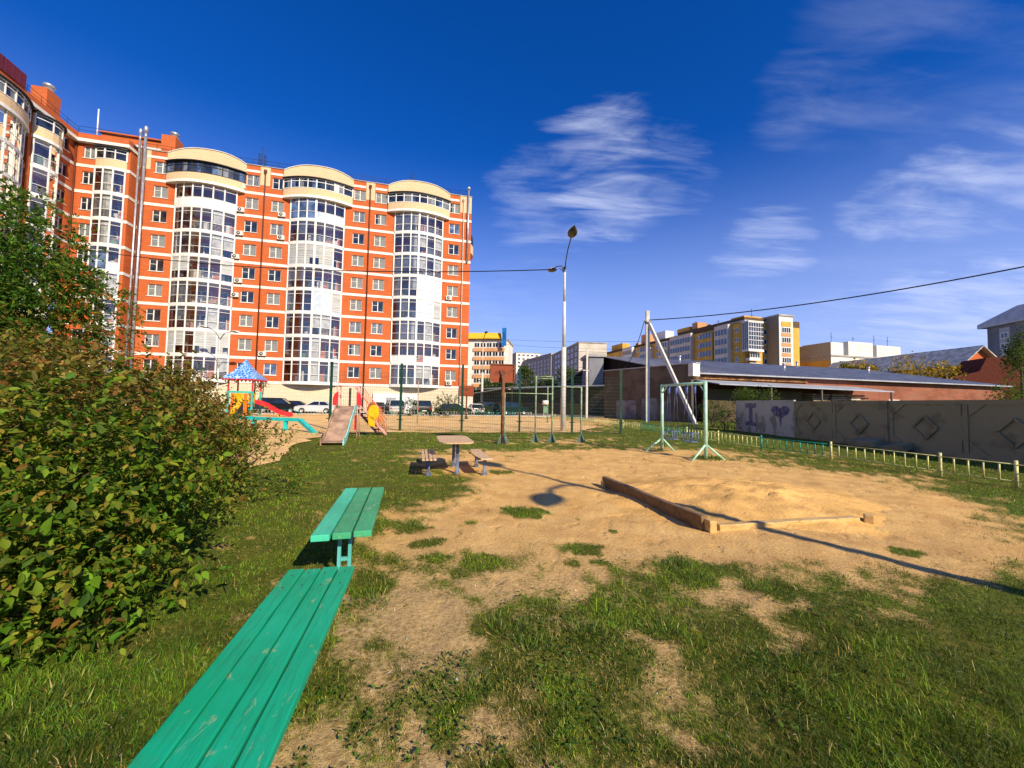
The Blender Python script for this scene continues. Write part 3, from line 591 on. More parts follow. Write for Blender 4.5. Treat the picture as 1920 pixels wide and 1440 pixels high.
m = MB(); m.box(-8.25, 2.96, ROOF + 1.75, -1.6, 2.997, ROOF + 2.0); m.build('belt_course', BAND, ph)
for (x0, y0_, x1, y1, z1) in ((-9.6, -4.7, -8.2, -3.0, ROOF + 2.7), (-.6, .6, .9, 2.4, ROOF + 2.6)):
    m = MB(); m.box(x0, y0_, ROOF - .1, x1, y1, z1); ch = m.build('chimney', BRICK, house)
    m = MB(); m.lathe([(.4, 0), (.4, .5), (.5, .55), (.5, .8), (.1, .95), (0, .95)], ((x0 + x1) / 2 + .2, (y0_ + y1) / 2, z1), 14); m.build('cowl', METAL, ch)
m = MB(); m.tube([(-6.2, -.8, ROOF - .1), (-6.2, -.8, ROOF + 3.6)], .07, 6); m.build('aerial', BAND, house)
m = MB()
for x in [k * 1.5 - 2.3 for k in range(28)]: m.tube([(x, .25, ROOF + .05), (x, .25, ROOF + .95)], .025, 5)
for z in (.5, .93): m.tube([(-2.3, .25, ROOF + z), (38.2, .25, ROOF + z)], .022, 5)
for y in [-k * 1.6 - 1 for k in range(10)]: m.tube([(SX0, y, ROOF - .1), (SX0, y, ROOF + .95)], .025, 5)
for z in (.5, .93): m.tube([(SX0, -16, ROOF + z), (SX0, -1, ROOF + z)], .022, 5); m.tube([(SX0 + .3, SY - .2, ROOF + z - .1), (SX1, SY - .2, ROOF + z - .1)], .022, 5)
m.build('roof_railing', DARKMETAL, house)
for x in (10.2, 29.5):
    m = MB()
    for a, b in ((0, 0), (.7, 0), (0, .6), (.7, .6)): m.tube([(x + a, .6 + b, ROOF - .1), (x + a, .6 + b, ROOF + 2.0)], .03, 5)
    for z in (.8, 1.3, 1.95): m.tube([(x, .6, ROOF + z), (x + .7, .6, ROOF + z), (x + .7, 1.2, ROOF + z), (x, 1.2, ROOF + z), (x, .6, ROOF + z)], .025, 5)
    m.tube([(x + .3, .9, ROOF), (x + .3, .9, ROOF + 3.2)], .03, 5); m.build('roof_ladder', DARKMETAL, house)
# rounded balconies on the end wall, doorway and door in the plinth
for i in (7, 8):
    m = MB(); fnr = lambda x, y, z: (38.4 - y, x, z); ss = [-1 + k / 6 for k in range(13)]; pts = [arc(5.5, 2.6, .15, 1.0, s) for s in ss]; z0 = BZ[i] - .1
    if i == 7:
        for a, b in zip(pts, pts[1:]): m.quad(fnr(*a, z0 - .2), fnr(*b, z0 - .2), fnr(*b, z0 + 1.2), fnr(*a, z0 + 1.2))
        m.add([fnr(*p, z0 - .2) for p in pts], [tuple(range(13))]); m.build('side_balcony', CREAMB, house)
    else:
        for a, b in zip(pts, pts[1:]): m.quad(fnr(*a, z0 - 1.85), fnr(*b, z0 - 1.85), fnr(*b, z0 - .4), fnr(*a, z0 - .4))
        m.add([fnr(*p, z0 - .4) for p in pts], [tuple(range(13))]); m.build('side_glazing', GLASS_DK, house)
m = MB(); m.box(25.6, -.35, 0, 31.5, -.01, 2.7); m.build('entrance_porch', SOLID, house)
m = MB(); m.box(27.3, -.40, .02, 28.6, -.352, 2.1); m.build('entrance_door', mat('door_grey', (.35, .37, .4), .5), house)
# ------------------------------------------------------------------ playground things
AX = R(13.3)                                 # the playground's things are set out along this direction
def ax(o, along, right, z=0): o = Vector(o); a = Vector((-math.sin(AX), math.cos(AX), 0)); r = Vector((math.cos(AX), math.sin(AX), 0)); return o + a * along + r * right + Vector((0, 0, z))
def paint_wood(name, c, worn, amount=.62, c3=None):
    m = bpy.data.materials.new(name); m.use_nodes = True; t = m.node_tree; b = t.nodes['Principled BSDF']; tc = t.nodes.new('ShaderNodeTexCoord'); o = tc.outputs['Object']
    g = noise(t, mapping(t, o, (14, .9, 6)), 4, 8, .65, .4); g2 = noise(t, mapping(t, o, (5, 2.0, 5)), 3.2, 6, .7, .8); g3 = noise(t, o, 1.6, 3); g4 = noise(t, mapping(t, o, (40, 2.5, 20)), 6, 6, .7)
    k = mixc(t, maprange(t, g3, .3, .7), c, c3 or tuple(x * .75 for x in c)); k = mixc(t, maprange(t, g, .45, .72, 0, .45), k, tuple(x * .45 for x in c)); k = mixc(t, maprange(t, noise(t, mapping(t, o, (1, .5, 1)), 7, 7, .75), .52, .68, 0, .40), k, tuple(x * .55 + .03 for x in c))
    k = mixc(t, maprange(t, g2, amount, amount + .07, 0, .65), k, worn)
    vo = t.nodes.new('ShaderNodeTexVoronoi'); t.links.new(mapping(t, o, (1, .6, 1)), vo.inputs['Vector']); vo.inputs['Scale'].default_value = 5.5
    k = mixc(t, maprange(t, vo.outputs['Distance'], .03, .05, .75, 0), k, (.03, .05, .03))
    t.links.new(k, b.inputs['Base Color']); b.inputs['Roughness'].default_value = .55; b.inputs['Specular IOR Level'].default_value = .25
    bn = t.nodes.new('ShaderNodeBump'); bn.inputs['Strength'].default_value = .35; bn.inputs['Distance'].default_value = .004
    t.links.new(fmath(t, 'ADD', g, g4), bn.inputs['Height']); t.links.new(bn.outputs[0], b.inputs['Normal'])
    MATS[name] = m; return m
GREENP = paint_wood('green_painted_wood', (.003, .34, .15), (.38, .42, .20), .61, (.006, .40, .215))
TEALP = paint_wood('turquoise_painted_wood', (.07, .62, .38), (.20, .5, .30), .62); JADEP = paint_wood('jade_painted_wood', (.06, .42, .19), (.25, .42, .22), .56)
GREENM = mat('green_painted_steel', (.02, .36, .27), .45, .15, 5); 
def plank(x0, x1, y0, y1, z0, z1, m, name, parent, seed=0, sag=0):
    """a sawn plank with slightly uneven long edges, rounded arrises"""
    r = random.Random(seed); bm = bmesh.new(); n = 10; rows = []
    for k in range(n + 1):
        y = y0 + (y1 - y0) * k / n; a = r.uniform(-.002, .002); b = r.uniform(-.002, .002); dz = sag * math.sin(k / n * 3.14) + r.uniform(-.001, .001)
        if k in (0, n): y += r.uniform(-.006, .006)
        rows.append([bm.verts.new(p) for p in ((x0 + a, y, z0 + dz), (x1 + b, y, z0 + dz), (x1 + b, y, z1 + dz), (x0 + a, y, z1 + dz))])
    for p, q in zip(rows, rows[1:]):
        for i in range(4): bm.faces.new((p[i], p[(i + 1) % 4], q[(i + 1) % 4], q[i]))
    bm.faces.new(rows[0]); bm.faces.new(rows[-1][::-1]); bmesh.ops.recalc_face_normals(bm, faces=bm.faces)
    me = bpy.data.meshes.new(name); bm.to_mesh(me); bm.free(); me.materials.append(m); return place(me, name, parent, bevel=.006)
def steel_leg(parent, x, y, z, w=.09, m=None):
    l = MB(); l.box(x - w / 2, y - .02, -.05, x - w / 2 + .03, y + .02, z); l.box(x + w / 2 - .03, y - .02, -.05, x + w / 2, y + .02, z); l.box(x - w / 2 + .03, y - .018, z * .42, x + w / 2 - .03, y + .018, z * .42 + .03); l.box(x - .2, y - .022, z - .035, x + .2, y + .022, z)
    return l.build('leg', m or GREENM, parent, bevel=.003)
# near bench
p = G(541, 1068, .45); q = G(665, 1060, .45); d_ = (q - p).normalized(); ang = math.atan2(d_.y, d_.x); Wb = (q - p).length
bn = thing('park_bench', 'long emerald green bench of four worn planks nearest the camera', 'bench', (p.x, p.y, 0), ang, 'green painted benches')
w4 = (Wb - 3 * .010) / 4
for i in range(4): plank(i * (w4 + .010), i * (w4 + .010) + w4, -2.45, random.Random(i).uniform(-.008, .004), .407, .45, GREENP, 'seat_plank', bn, i)
for y in (-.28, -2.15): steel_leg(bn, Wb * .5, y, .405)
m = MB()
for i in range(4):
    for y in (-.09, -.27, -2.1): m.lathe([(.0, .003), (.006, .0025), (.007, 0)], ((w4 + .010) * i + w4 * random.uniform(.35, .6), y + random.uniform(-.02, .02), .45), 8)
m.build('nails', mat('rusty_nail', (.05, .07, .05), .6), bn)
# far bench
p = G(583, 1003, .5); q = G(693, 998, .5); e = G(647, 916, .5); ang = math.atan2(-(e - p).x, (e - p).y); Lb = (e - p).length; Wb = .485
bn = thing('park_bench', 'shorter bench of three thick turquoise and jade planks behind the long emerald bench', 'bench', (p.x, p.y, 0), ang, 'green painted benches')
w3 = (Wb - .036) / 3
for i in range(3): plank(i * (w3 + .018), i * (w3 + .018) + w3, (.0, .02, .05)[i] - .02, Lb + .02, .445, .50, (TEALP, JADEP, JADEP)[i], 'seat_plank', bn, 10 + i)
for y in (.22, Lb - .35): steel_leg(bn, Wb * .5, y, .443, .12, mat('turquoise_steel', (.10, .45, .42), .5, .1))
# table and its two benches
OLDWOOD = paint_wood('weathered_tan_wood', (.60, .42, .22), (.60, .30, .17), .50, (.66, .49, .29)); BLUEM = mat('dusty_blue_steel', (.14, .17, .27), .5, .25, 6)
def turned_leg(parent, x, y, z):
    m = MB(); m.box(x - .035, y - .035, -.04, x + .035, y + .035, z); 
    for a in (0, 1, 2, 3):
        dx, dy = math.cos(a * math.pi / 2 + .7), math.sin(a * math.pi / 2 + .7); m.beam((x + dx * .03, y + dy * .03, .11), (x + dx * .10, y + dy * .10, -.01), .008, .016)
    m.box(x - .2, y - .02, z - .03, x + .2, y + .02, z); return m.build('leg', BLUEM, parent, bevel=.004)
tp = G(858, 832, .75); to = Vector((-1.23, 9.05, 0))
tb = thing('park_table', 'worn tan wooden table with rounded corners on blue steel posts in the sand', 'table', to, AX)
m = MB(); A_, B_ = .40, .98; poly = []
for sx, sy in ((1, 1), (-1, 1), (-1, -1), (1, -1)):
    for k in range(6):
        t_ = k / 5 * math.pi / 2; c_, s_ = math.cos(t_), math.sin(t_)
        if sx * sy < 0: c_, s_ = s_, c_
        poly.append((sx * (A_ - .22 + .22 * c_), sy * (B_ - .34 + .34 * s_) + .75))
m.prism(poly, .72, .75); m.build('tabletop', OLDWOOD, tb, bevel=.004)
turned_leg(tb, 0.04, .22, .72); turned_leg(tb, 0.04, 1.25, .72)
so = Vector((-1.73, 8.45, 0)); sb = thing('park_bench', 'low bench of four narrow tan slats on the grass side of the tan table', 'bench', so, AX, 'benches at the wooden table')
for i in range(4): plank(-.15 + i * .08, -.15 + i * .08 + .062, 0, 1.85, .395, .425, OLDWOOD, 'seat_slat', sb, 30 + i)
turned_leg(sb, 0, .5, .394); turned_leg(sb, 0, 1.45, .394)
so = Vector((-.50, 8.85, 0)); sb = thing('park_bench', 'low bench with one broad bent tan board on the sand side of the tan table', 'bench', so, AX, 'benches at the wooden table')
m = MB(); poly = []
for k in range(13):
    y = 1.85 * k / 12; poly.append((-.16 - .08 * math.sin(k / 12 * 3.14) , y))
poly = poly + [(.14 - .05 * math.sin(k / 12 * 3.14) - .02, 1.85 * k / 12) for k in range(12, -1, -1)]
m.prism(poly, .375, .41); m.build('seat', OLDWOOD, sb, bevel=.008); turned_leg(sb, -.03, .28, .374); turned_leg(sb, -.06, 1.4, .374)
# sandbox beams and the heap of sand
BEAM = paint_wood('raw_timber', (.58, .37, .13), (.30, .17, .06), .52, (.64, .44, .18))
b0, b1 = G(1313, 996), G(1133, 912); r1 = G(1640, 981)
SHADEBEAM = paint_wood('shade_dark_timber', (.20, .12, .05), (.10, .06, .03), .50, (.26, .16, .07))  # the beam's shaded face put into a darker timber colour
def timber(a, b, w, h, name, label, sink=.03, tilt=0, m_=None):
    d = (b - a); L = d.length; rz = math.atan2(-d.x, d.y); m = MB(); n = 8
    rows = []
    for k in range(n + 1):
        r = random.Random(k + int(L * 10)); o = r.uniform(-.006, .006); rows += [Vector((x * w / 2 + o, L * k / n, z)) for x, z in ((-1, -sink), (1, -sink), (1, h + r.uniform(-.006, .006)), (-1, h + r.uniform(-.004, .004)))]
    fs = [(4 * k + i, 4 * k + (i + 1) % 4, 4 * k + 4 + (i + 1) % 4, 4 * k + 4 + i) for k in range(n) for i in range(4)] + [(3, 2, 1, 0), (4 * n, 4 * n + 1, 4 * n + 2, 4 * n + 3)]
    m.add(rows, fs); o = m.build(name, m_ or BEAM, None, (a.x, a.y, 0), rz, bevel=.012); o.rotation_euler.y = tilt; tag(o, label, 'timber'); return o
timber(b0 + Vector((.06, 0, 0)), b1, .10, .20, 'sandbox_beam', 'long timber beam standing on edge coloured for its shaded side towards the benches', .04, m_=SHADEBEAM)
timber(G(1332, 999) + Vector((.13, .10, 0)), r1 + Vector((-.22, .05, 0)), .12, .085, 'sandbox_beam', 'pale timber beam half buried along the front of the sand heap', .06)
def block(px, py, w, l, h, rz, label):
    m = MB(); m.box(-w / 2, 0, -.05, w / 2, l, h); g = G(px, py); o = m.build('timber_block', BEAM, None, g, rz, bevel=.012); tag(o, label, 'timber')
block(1338, 1001, .105, .12, .165, R(10), 'short upright timber block between the two sandbox beams'); block(1133, 915, .07, .1, .13, R(12), 'small timber stub at the far end of the dark sandbox beam'); block(1630, 983, .115, .13, .125, R(-38), 'short timber block standing apart beyond the half buried beam')
def mound(name, c, rx, ry, h, rot, m, seed=0, n=70, power=1.7, rag_=.25):
    xs = np.linspace(-1.25, 1.25, n); X, Y = np.meshgrid(xs, xs); Rr = np.sqrt(X ** 2 + Y ** 2); Rr = Rr + (fbm(X + seed, Y, 1.7, 3, seed) - .5) * rag_
    Z = h * np.clip(1 - Rr ** 2, 0, 1) ** 1.35 - .012 - .1 * np.clip(Rr - 1.02, 0, 1) + (fbm(X * rx, Y * ry, 3.0, 4, seed + 5) - .5) * .16 * np.clip(1.15 - Rr, 0, 1) + (fbm(X * rx, Y * ry, 14, 2, seed + 7) - .5) * .10 * np.clip(1.15 - Rr, 0, 1)
    ca, sa = math.cos(rot), math.sin(rot); xw = c[0] + X * rx * ca - Y * ry * sa; yw = c[1] + X * rx * sa + Y * ry * ca
    i, j = np.meshgrid(np.arange(n - 1), np.arange(n - 1), indexing='ij'); q = np.stack([i * n + j, i * n + j + 1, (i + 1) * n + j + 1, (i + 1) * n + j], -1).reshape(-1, 4)
    return place(np_mesh(name, np.stack([xw, yw, Z], -1).reshape(-1, 3), np.full(len(q), 4), q.ravel(), m, smooth=True), name, kind='structure')
SANDM = mat('heaped_sand', (.78, .46, .15), .95, .14, 1.4, bump=.8, bscale=22, spec=.05)
mound('sand_heap', (4.15, 7.35), 2.7, 2.1, .21, AX, SANDM, 2)
# swing frame and the swings hanging in it
MINT = mat('mint_painted_steel', (.42, .72, .52), .45, .1, 6, c2=None)
sa_, sb_ = Vector((5.50, 14.45, 0)), Vector((6.06, 12.35, 0)); sd = (sb_ - sa_); sL = sd.length; srz = math.atan2(sd.y, sd.x)
sf = thing('swing_set', 'mint green steel swing frame with splayed feet at the edge of the sand', 'swing frame', sa_, srz)
SH = 2.42
for k, x in enumerate((0, sL)):
    m = MB(); m.tube([(x, 0, 0), (x, 0, SH)], .055, 12); m.build('post', MINT, sf)
    for s in (-1, 1): m = MB(); m.tube([(x, 0, .48), (x + (.12 if k else -.12), s * .62, -.02)], .032, 8); m.build('brace', MINT, sf)
m = MB(); m.tube([(-.03, 0, SH - .03), (sL + .03, 0, SH - .03)], .05, 12); m.build('crossbar', MINT, sf)
for a_, b_ in ((0, .3), (sL, sL - .3)): m = MB(); m.tube([(a_, 0, SH - .35), (b_, 0, SH - .03)], .02, 6); m.build('gusset', MINT, sf)
SWB = mat('swing_blue_steel', (.05, .06, .14), .4, .2, 8); SWL = mat('swing_seat_blue', (.16, .22, .34), .5, .2, 8)
def swing(x0, label, tw):
    o = sa_ + sd.normalized() * x0; w = thing('swing', label, 'swing', (o.x, o.y, 0), srz, 'swings in the mint frame')
    for x in (-.19, .19):
        for y in (-.11, .11): m = MB(); m.tube([(x, y * .15, SH - .1), (x + tw, y, .78)], .011, 6); m.build('hanger', SWB, w)
        m = MB(); m.tube([(x, 0, SH - .03), (x, 0, SH - .36)], .045, 8); m.build('bearing', mat('bearing_blue', (.10, .16, .45), .5), w)
    m = MB()
    for z, r in ((.78, .014), (.50, .014)):
        c = [(-.21 + tw, -.15, z), (.21 + tw, -.15, z), (.21 + tw, .15, z), (-.21 + tw, .15, z), (-.21 + tw, -.15, z)]; m.tube(c, r, 6)
    for x, y in ((-.21, -.15), (.21, -.15), (.21, .15), (-.21, .15), (-.07, -.15), (.07, -.15), (-.07, .15), (.07, .15)): m.tube([(x + tw, y, .5), (x + tw, y, .78)], .012, 6)
    m.build('seat_guard', SWL, w); m = MB(); m.box(-.2 + tw, -.14, .485, .2 + tw, .14, .515); m.build('seat', SWL, w, bevel=.006)
swing(.58, 'blue child swing hanging farther from the sand heap in the mint frame', -.02); swing(1.50, 'blue child swing hanging nearer to the sand heap in the mint frame', -.03)
# pull-up bars
PALEG = mat('pale_green_steel', (.28, .36, .22), .6, .25, 5); RUST = mat('rusty_steel', (.16, .065, .035), .8, .3, 4, c2=(.28, .12, .06)); FOOT = mat('green_grey_steel', (.10, .16, .13), .7, .2, 6)
def tri_foot(parent, x, y, m_=FOOT, h=.45, w=.26):
    m = MB()
    for a in range(4):
        dx, dy = math.cos(a * math.pi / 2 + .5), math.sin(a * math.pi / 2 + .5)
        m.add([(x, y, 0), (x + dx * w, y + dy * w, -.02), (x, y, h), (x + .012 * dy, y - .012 * dx, 0), (x + dx * w + .012 * dy, y + dy * w - .012 * dx, -.02), (x + .012 * dy, y - .012 * dx, h)], ((0, 1, 2), (5, 4, 3), (0, 3, 4, 1), (1, 4, 5, 2), (2, 5, 3, 0)))
    return m.build('foot', m_, parent)
bp = [Vector((-.30, 16.8, 0)), Vector((1.04, 17.05, 0)), Vector((1.76, 17.1, 0)), Vector((3.05, 17.3, 0))]
hb = thing('pull_up_bars', 'pale green row of pull up bars in three heights behind the table', 'pull up bars')
hh = (2.1, 2.85, 2.85, 2.42)
for v, h in zip(bp, hh):
    m = MB(); m.tube([v, v + Vector((0, 0, h))], .034, 8); m.build('post', PALEG, hb); tri_foot(hb, v.x, v.y)
for a, b, z in ((0, 2, 2.08), (1, 2, 2.83), (1, 2, 2.74), (2, 3, 2.40)): m = MB(); m.tube([bp[a] + Vector((0, 0, z)), bp[b] + Vector((0, 0, z))], .02, 8); m.build('bar', PALEG, hb)
m = MB(); m.tube([bp[1] + Vector((0, 0, 1.05)), bp[2] + Vector((0, 0, 1.05))], .02, 8); m.build('bar', PALEG, hb)
# basketball hoops
def hoop(x, y, h, rz, label, bw=1.5, bh=1.0, back=mat('rust_orange_panel', (.25, .055, .02), .75, .25, 2, c2=(.14, .035, .02))):
    t = thing('basketball_hoop', label, 'basketball hoop', (x, y, 0), rz, 'rusty basketball hoops')
    m = MB(); m.tube([(0, 0, 0), (0, 0, h - bh * .9), (0, .12, h - bh * .6)], .07, 8); m.build('post', RUST, t); tri_foot(t, 0, 0, h=.55, w=.28)
    m = MB(); m.box(-bw / 2, .22, h - bh, bw / 2, .25, h); m.build('backboard', back, t)
    m = MB()
    for a, b in (((-bw / 2, h - bh), (bw / 2, h - bh)), ((bw / 2, h - bh), (bw / 2, h)), ((bw / 2, h), (-bw / 2, h)), ((-bw / 2, h), (-bw / 2, h - bh))): m.beam((a[0], .2, a[1]), (b[0], .2, b[1]), .04, .06, up=(0, 1, 0))
    m.beam((0, .1, h - bh * .75), (.55, .2, h - .1), .04, .04); m.beam((0, .1, h - bh * .75), (-.1, .2, h - .25), .04, .04); m.build('frame', RUST, t)
    m = MB(); c = [(.23 * math.cos(a / 12 * 6.283), .55 + .23 * math.sin(a / 12 * 6.283), h - bh + .2) for a in range(13)]; m.tube(c, .012, 6); m.build('rim', RUST, t)
hoop(-.36, 16.1, 3.25, R(14), 'large rusty orange hoop board on a pole in the grass by the pull up bars', 1.0, .74)
hoop(-4.4, 38.5, 3.25, R(180), 'smaller rusty hoop board beyond the sand court close to the brick block', 1.35, 1.0)
# slide tower with wooden chute and stairs
TAN = mat('worn_plywood', (.42, .27, .18), .6, .22, 2.4, bump=.2, bscale=8); PINK = mat('faded_pink_steel', (.72, .35, .30), .5, .15, 5); RED = mat('red_paint', (.65, .03, .035), .45, .1, 5); YEL = mat('yellow_paint', (.80, .42, .01), .45, .1, 5); ORG = mat('orange_paint', (.80, .17, .02), .45, .1, 5); AQUA = mat('aqua_paint', (.33, .68, .62), .45, .12, 5)
s0, s1 = Vector((-6.47, 14.35, 0)), Vector((-7.15, 17.2, 0)); sdv = (s1 - s0); sl_ = sdv.length; rz = math.atan2(-sdv.x, sdv.y)
st = thing('wooden_slide', 'wooden slide with brown plywood chute and pink stair rails on the grass', 'slide', s0, rz)
prof = [(0, .14), (.35, .16), (.8, .34), (1.6, .84), (2.4, 1.28), (sl_, 1.40)]
m = MB()
for (y0, z0), (y1, z1) in zip(prof, prof[1:]): m.add([(-.36, y0, z0), (.36, y0, z0), (.36, y1, z1), (-.36, y1, z1), (-.36, y0, z0 - .04), (.36, y0, z0 - .04), (.36, y1, z1 - .04), (-.36, y1, z1 - .04)], ((0, 1, 2, 3), (7, 6, 5, 4), (0, 4, 5, 1), (2, 6, 7, 3)))
m.build('chute', TAN, st)
for s, mt in ((-1, TAN), (1, AQUA)):
    m = MB()
    for (y0, z0), (y1, z1) in zip(prof, prof[1:]):
        a = .362 * s; b = .40 * s; m.add([(a, y0, z0 - .14), (a, y1, z1 - .14), (a, y1, z1 + .11), (a, y0, z0 + .11), (b, y0, z0 - .14), (b, y1, z1 - .14), (b, y1, z1 + .11), (b, y0, z0 + .11)], ((0, 1, 2, 3), (7, 6, 5, 4), (3, 2, 6, 7), (0, 3, 7, 4), (1, 5, 6, 2)))
    m.build('side_board', mt, st)
m = MB(); m.box(-.42, sl_ + .005, 1.34, .42, sl_ + .85, 1.395); m.build('platform', TAN, st)
for x in (-.42, .42):
    for y in (sl_ + .03, sl_ + .82): m = MB(); m.tube([(x, y, -.02), (x, y, 2.28)], .028, 8); m.build('post', PINK, st)
for s in (-1, 1):
    m = MB(); poly = [(0, 0), (.22, 0), (.22, .30), (.16, .50), (0, .62)]
    M_ = Matrix.Translation((s * .40, sl_ + .0, 1.42)) @ Matrix(((s * 1.0, 0, 0, 0), (0, 0, 1, 0), (0, 1, 0, 0), (0, 0, 0, 1))); m.prism([(x - .03, z) for x, z in poly], -.02, .0, M=M_); m.build('side_panel', RED, st)
m = MB()
for x in (-.42, .42): m.tube([(x, sl_ + .03, 2.27), (x, sl_ + .82, 2.27)], .022, 6); m.tube([(x, sl_ + .03, 1.85), (x, sl_ + .82, 1.85)], .018, 6)
m.tube([(-.42, sl_ + .03, 2.27), (.42, sl_ + .03, 2.27)], .022, 6); m.build('handrail', PINK, st)
m = MB(); m.box(-.03, sl_ + .5, 1.4, .05, sl_ + .6, 2.2); m.build('post', mat('dark_old_wood', (.07, .04, .03), .8), st)
# stairs descend behind the platform, turned to the side
mt = Vector((.35, sl_ + .9, 0)); se = Matrix.Rotation(-rz, 3, 'Z') @ (Vector((-6.25, 19.25, 0)) - s0); sdir = (se - mt).normalized(); sn = Vector((-sdir.y, sdir.x, 0)); SLn = (se - mt).length
for s in (-.3, .3):
    m = MB(); m.beam(mt + sn * s + Vector((0, 0, 1.34)), se + sn * s + Vector((0, 0, .02)), .045, .12); m.build('stringer', PINK, st)
    m = MB(); m.tube([mt + sn * s + Vector((0, 0, 2.26)), se + sn * s + Vector((0, 0, .82)), se + sn * s], .022, 6); m.build('handrail', RED if s > 0 else PINK, st)
for k in range(7):
    t_ = (k + .5) / 7; c = mt.lerp(se, t_); z = 1.34 * (1 - t_); m = MB(); M_ = Matrix.Translation(c + Vector((0, 0, z))) @ Matrix.Rotation(math.atan2(sn.y, sn.x), 4, 'Z'); m.box(-.28, -.10, -.02, .28, .10, .015, M=M_); m.build('step', mat('dark_step_wood', (.10, .06, .05), .8, .2), st)
sunc = mt.lerp(se, .42) - sn * .33 + Vector((0, 0, 1.12)); m = MB(); M_ = Matrix.Translation(sunc) @ Matrix(((sdir.x, 0, -sn.x, 0), (sdir.y, 0, -sn.y, 0), (0, 1, 0, 0), (0, 0, 0, 1)))
m.prism([(.30 * math.cos(a * .5236 / 2), .34 * math.sin(a * .5236 / 2)) for a in range(24)], 0, .02, M=M_); m.build('sun_panel', YEL, st)
m = MB()
for k in range(11):
    t_ = .08 + k * .09; top = mt.lerp(se, t_ * .75) - sn * .30 + Vector((0, 0, 2.26 - t_ * .75 * 1.44)); bot = mt.lerp(se, min(1.0, t_ * 1.0 + .12)) - sn * .30 + Vector((0, 0, max(.1, 1.34 * (1 - t_ - .12)))); m.tube([top, bot], .012, 5)
for k in range(7):
    a = -1.3 + k * .35; m.tube([M_ @ Vector((.3 * math.cos(a), .3 * math.sin(a), 0)), M_ @ Vector((.85 * math.cos(a * .6 - .5), .85 * math.sin(a * .6 - .5), 0))], .012, 5)
m.build('baluster', ORG, st)
m = MB(); m.prism([(-.25, -.62), (.1, -.7), (.05, -.25), (-.3, -.15)], 0, .02, M=M_); m.build('side_panel', YEL, st)
m = MB(); m.box(.30, sl_ + .1, .35, .34, sl_ + .5, 1.0); m.build('side_panel', RED, st); m = MB(); m.box(-.50, sl_ - .12, .5, -.44, sl_ + .1, .95); m.build('side_panel', ORG, st)
# turquoise balance beam
TQ = mat('turquoise_paint', (.015, .52, .50), .45, .1, 4)
a0, a1, a2 = P(450, 789, 21.5), P(563, 789, 20.2), P(590, 812, 19.2); a0.z = a1.z = .60; a2.z = .03
t = thing('balance_beam', 'turquoise square balance beam that bends down into the sand', 'balance beam', (a0.x, a0.y, 0)); o_ = Vector((a0.x, a0.y, 0))
m = MB(); m.beam(a0 - o_, a1 - o_, .20, .17); m.build('beam', TQ, t, bevel=.01); m = MB(); m.beam(a1 - o_ + Vector((0, 0, -.005)), a2 - o_, .20, .17); m.build('ramp', TQ, t, bevel=.01)
for k in (.25, .77): c = a0.lerp(a1, k) - o_; m = MB(); m.box(c.x - .09, c.y - .07, -.05, c.x + .09, c.y + .07, .52); m.build('leg', TQ, t)
# playhouse tower with the blue roof
T0 = Vector((-14.6, 37.2, 0)); T0 = P(457, 778, 36); T0.z = 0
t = thing('play_tower', 'play tower with blue tiled spire roof, yellow spiral chute and red slide', 'play tower', T0, AX)
TEALS = mat('teal_post_paint', (.05, .42, .36), .5, .1)
hx = .95
for x in (-hx, hx):
    for y in (-hx, hx): m = MB(); m.box(x - .07, y - .07, 0, x + .07, y + .07, 2.3); m.build('post', TEALS, t); m = MB(); m.box(x * 1.0 - .055, y - .055, 2.303, x + .055, y + .055, 3.45); m.build('roof_post', RED, t)
n = 4; m = MB(); prof = [(1.35, 3.35), (1.22, 3.6), (.75, 4.05), (.38, 4.6), (.12, 5.05), (.03, 5.25)]
vs = [(r * 1.0 * sx, r * sy, z) for r, z in prof for sx, sy in ((-1, -1), (0, -1.0), (1, -1), (1, 0), (1, 1), (0, 1), (-1, 1), (-1, 0))]
m.add(vs, [(i * 8 + j, i * 8 + (j + 1) % 8, i * 8 + 8 + (j + 1) % 8, i * 8 + 8 + j) for i in range(5) for j in range(8)])
BLR = bpy.data.materials.new('blue_roof_tile'); BLR.use_nodes = True; tt = BLR.node_tree; tcn = tt.nodes.new('ShaderNodeTexCoord'); vo = tt.nodes.new('ShaderNodeTexVoronoi'); tt.links.new(tcn.outputs['Object'], vo.inputs['Vector']); vo.inputs['Scale'].default_value = 4.5; vo.feature = 'DISTANCE_TO_EDGE'
tt.links.new(mixc(tt, maprange(tt, vo.outputs['Distance'], .03, .10), (.45, .65, .85), (.02, .16, .55)), tt.nodes['Principled BSDF'].inputs['Base Color'])
m.build('roof', BLR, t); m = MB(); 
for k in range(8):
    for s in range(4):
        M_ = Matrix.Rotation(s * math.pi / 2, 4, 'Z'); m.prism([(-.16, 0), (0, -.2), (.16, 0)], -.015, .015, M=M_ @ Matrix.Translation((-1.2 + k * .34, -1.36, 3.38)) @ Matrix.Rotation(math.pi / 2, 4, 'X'))
    
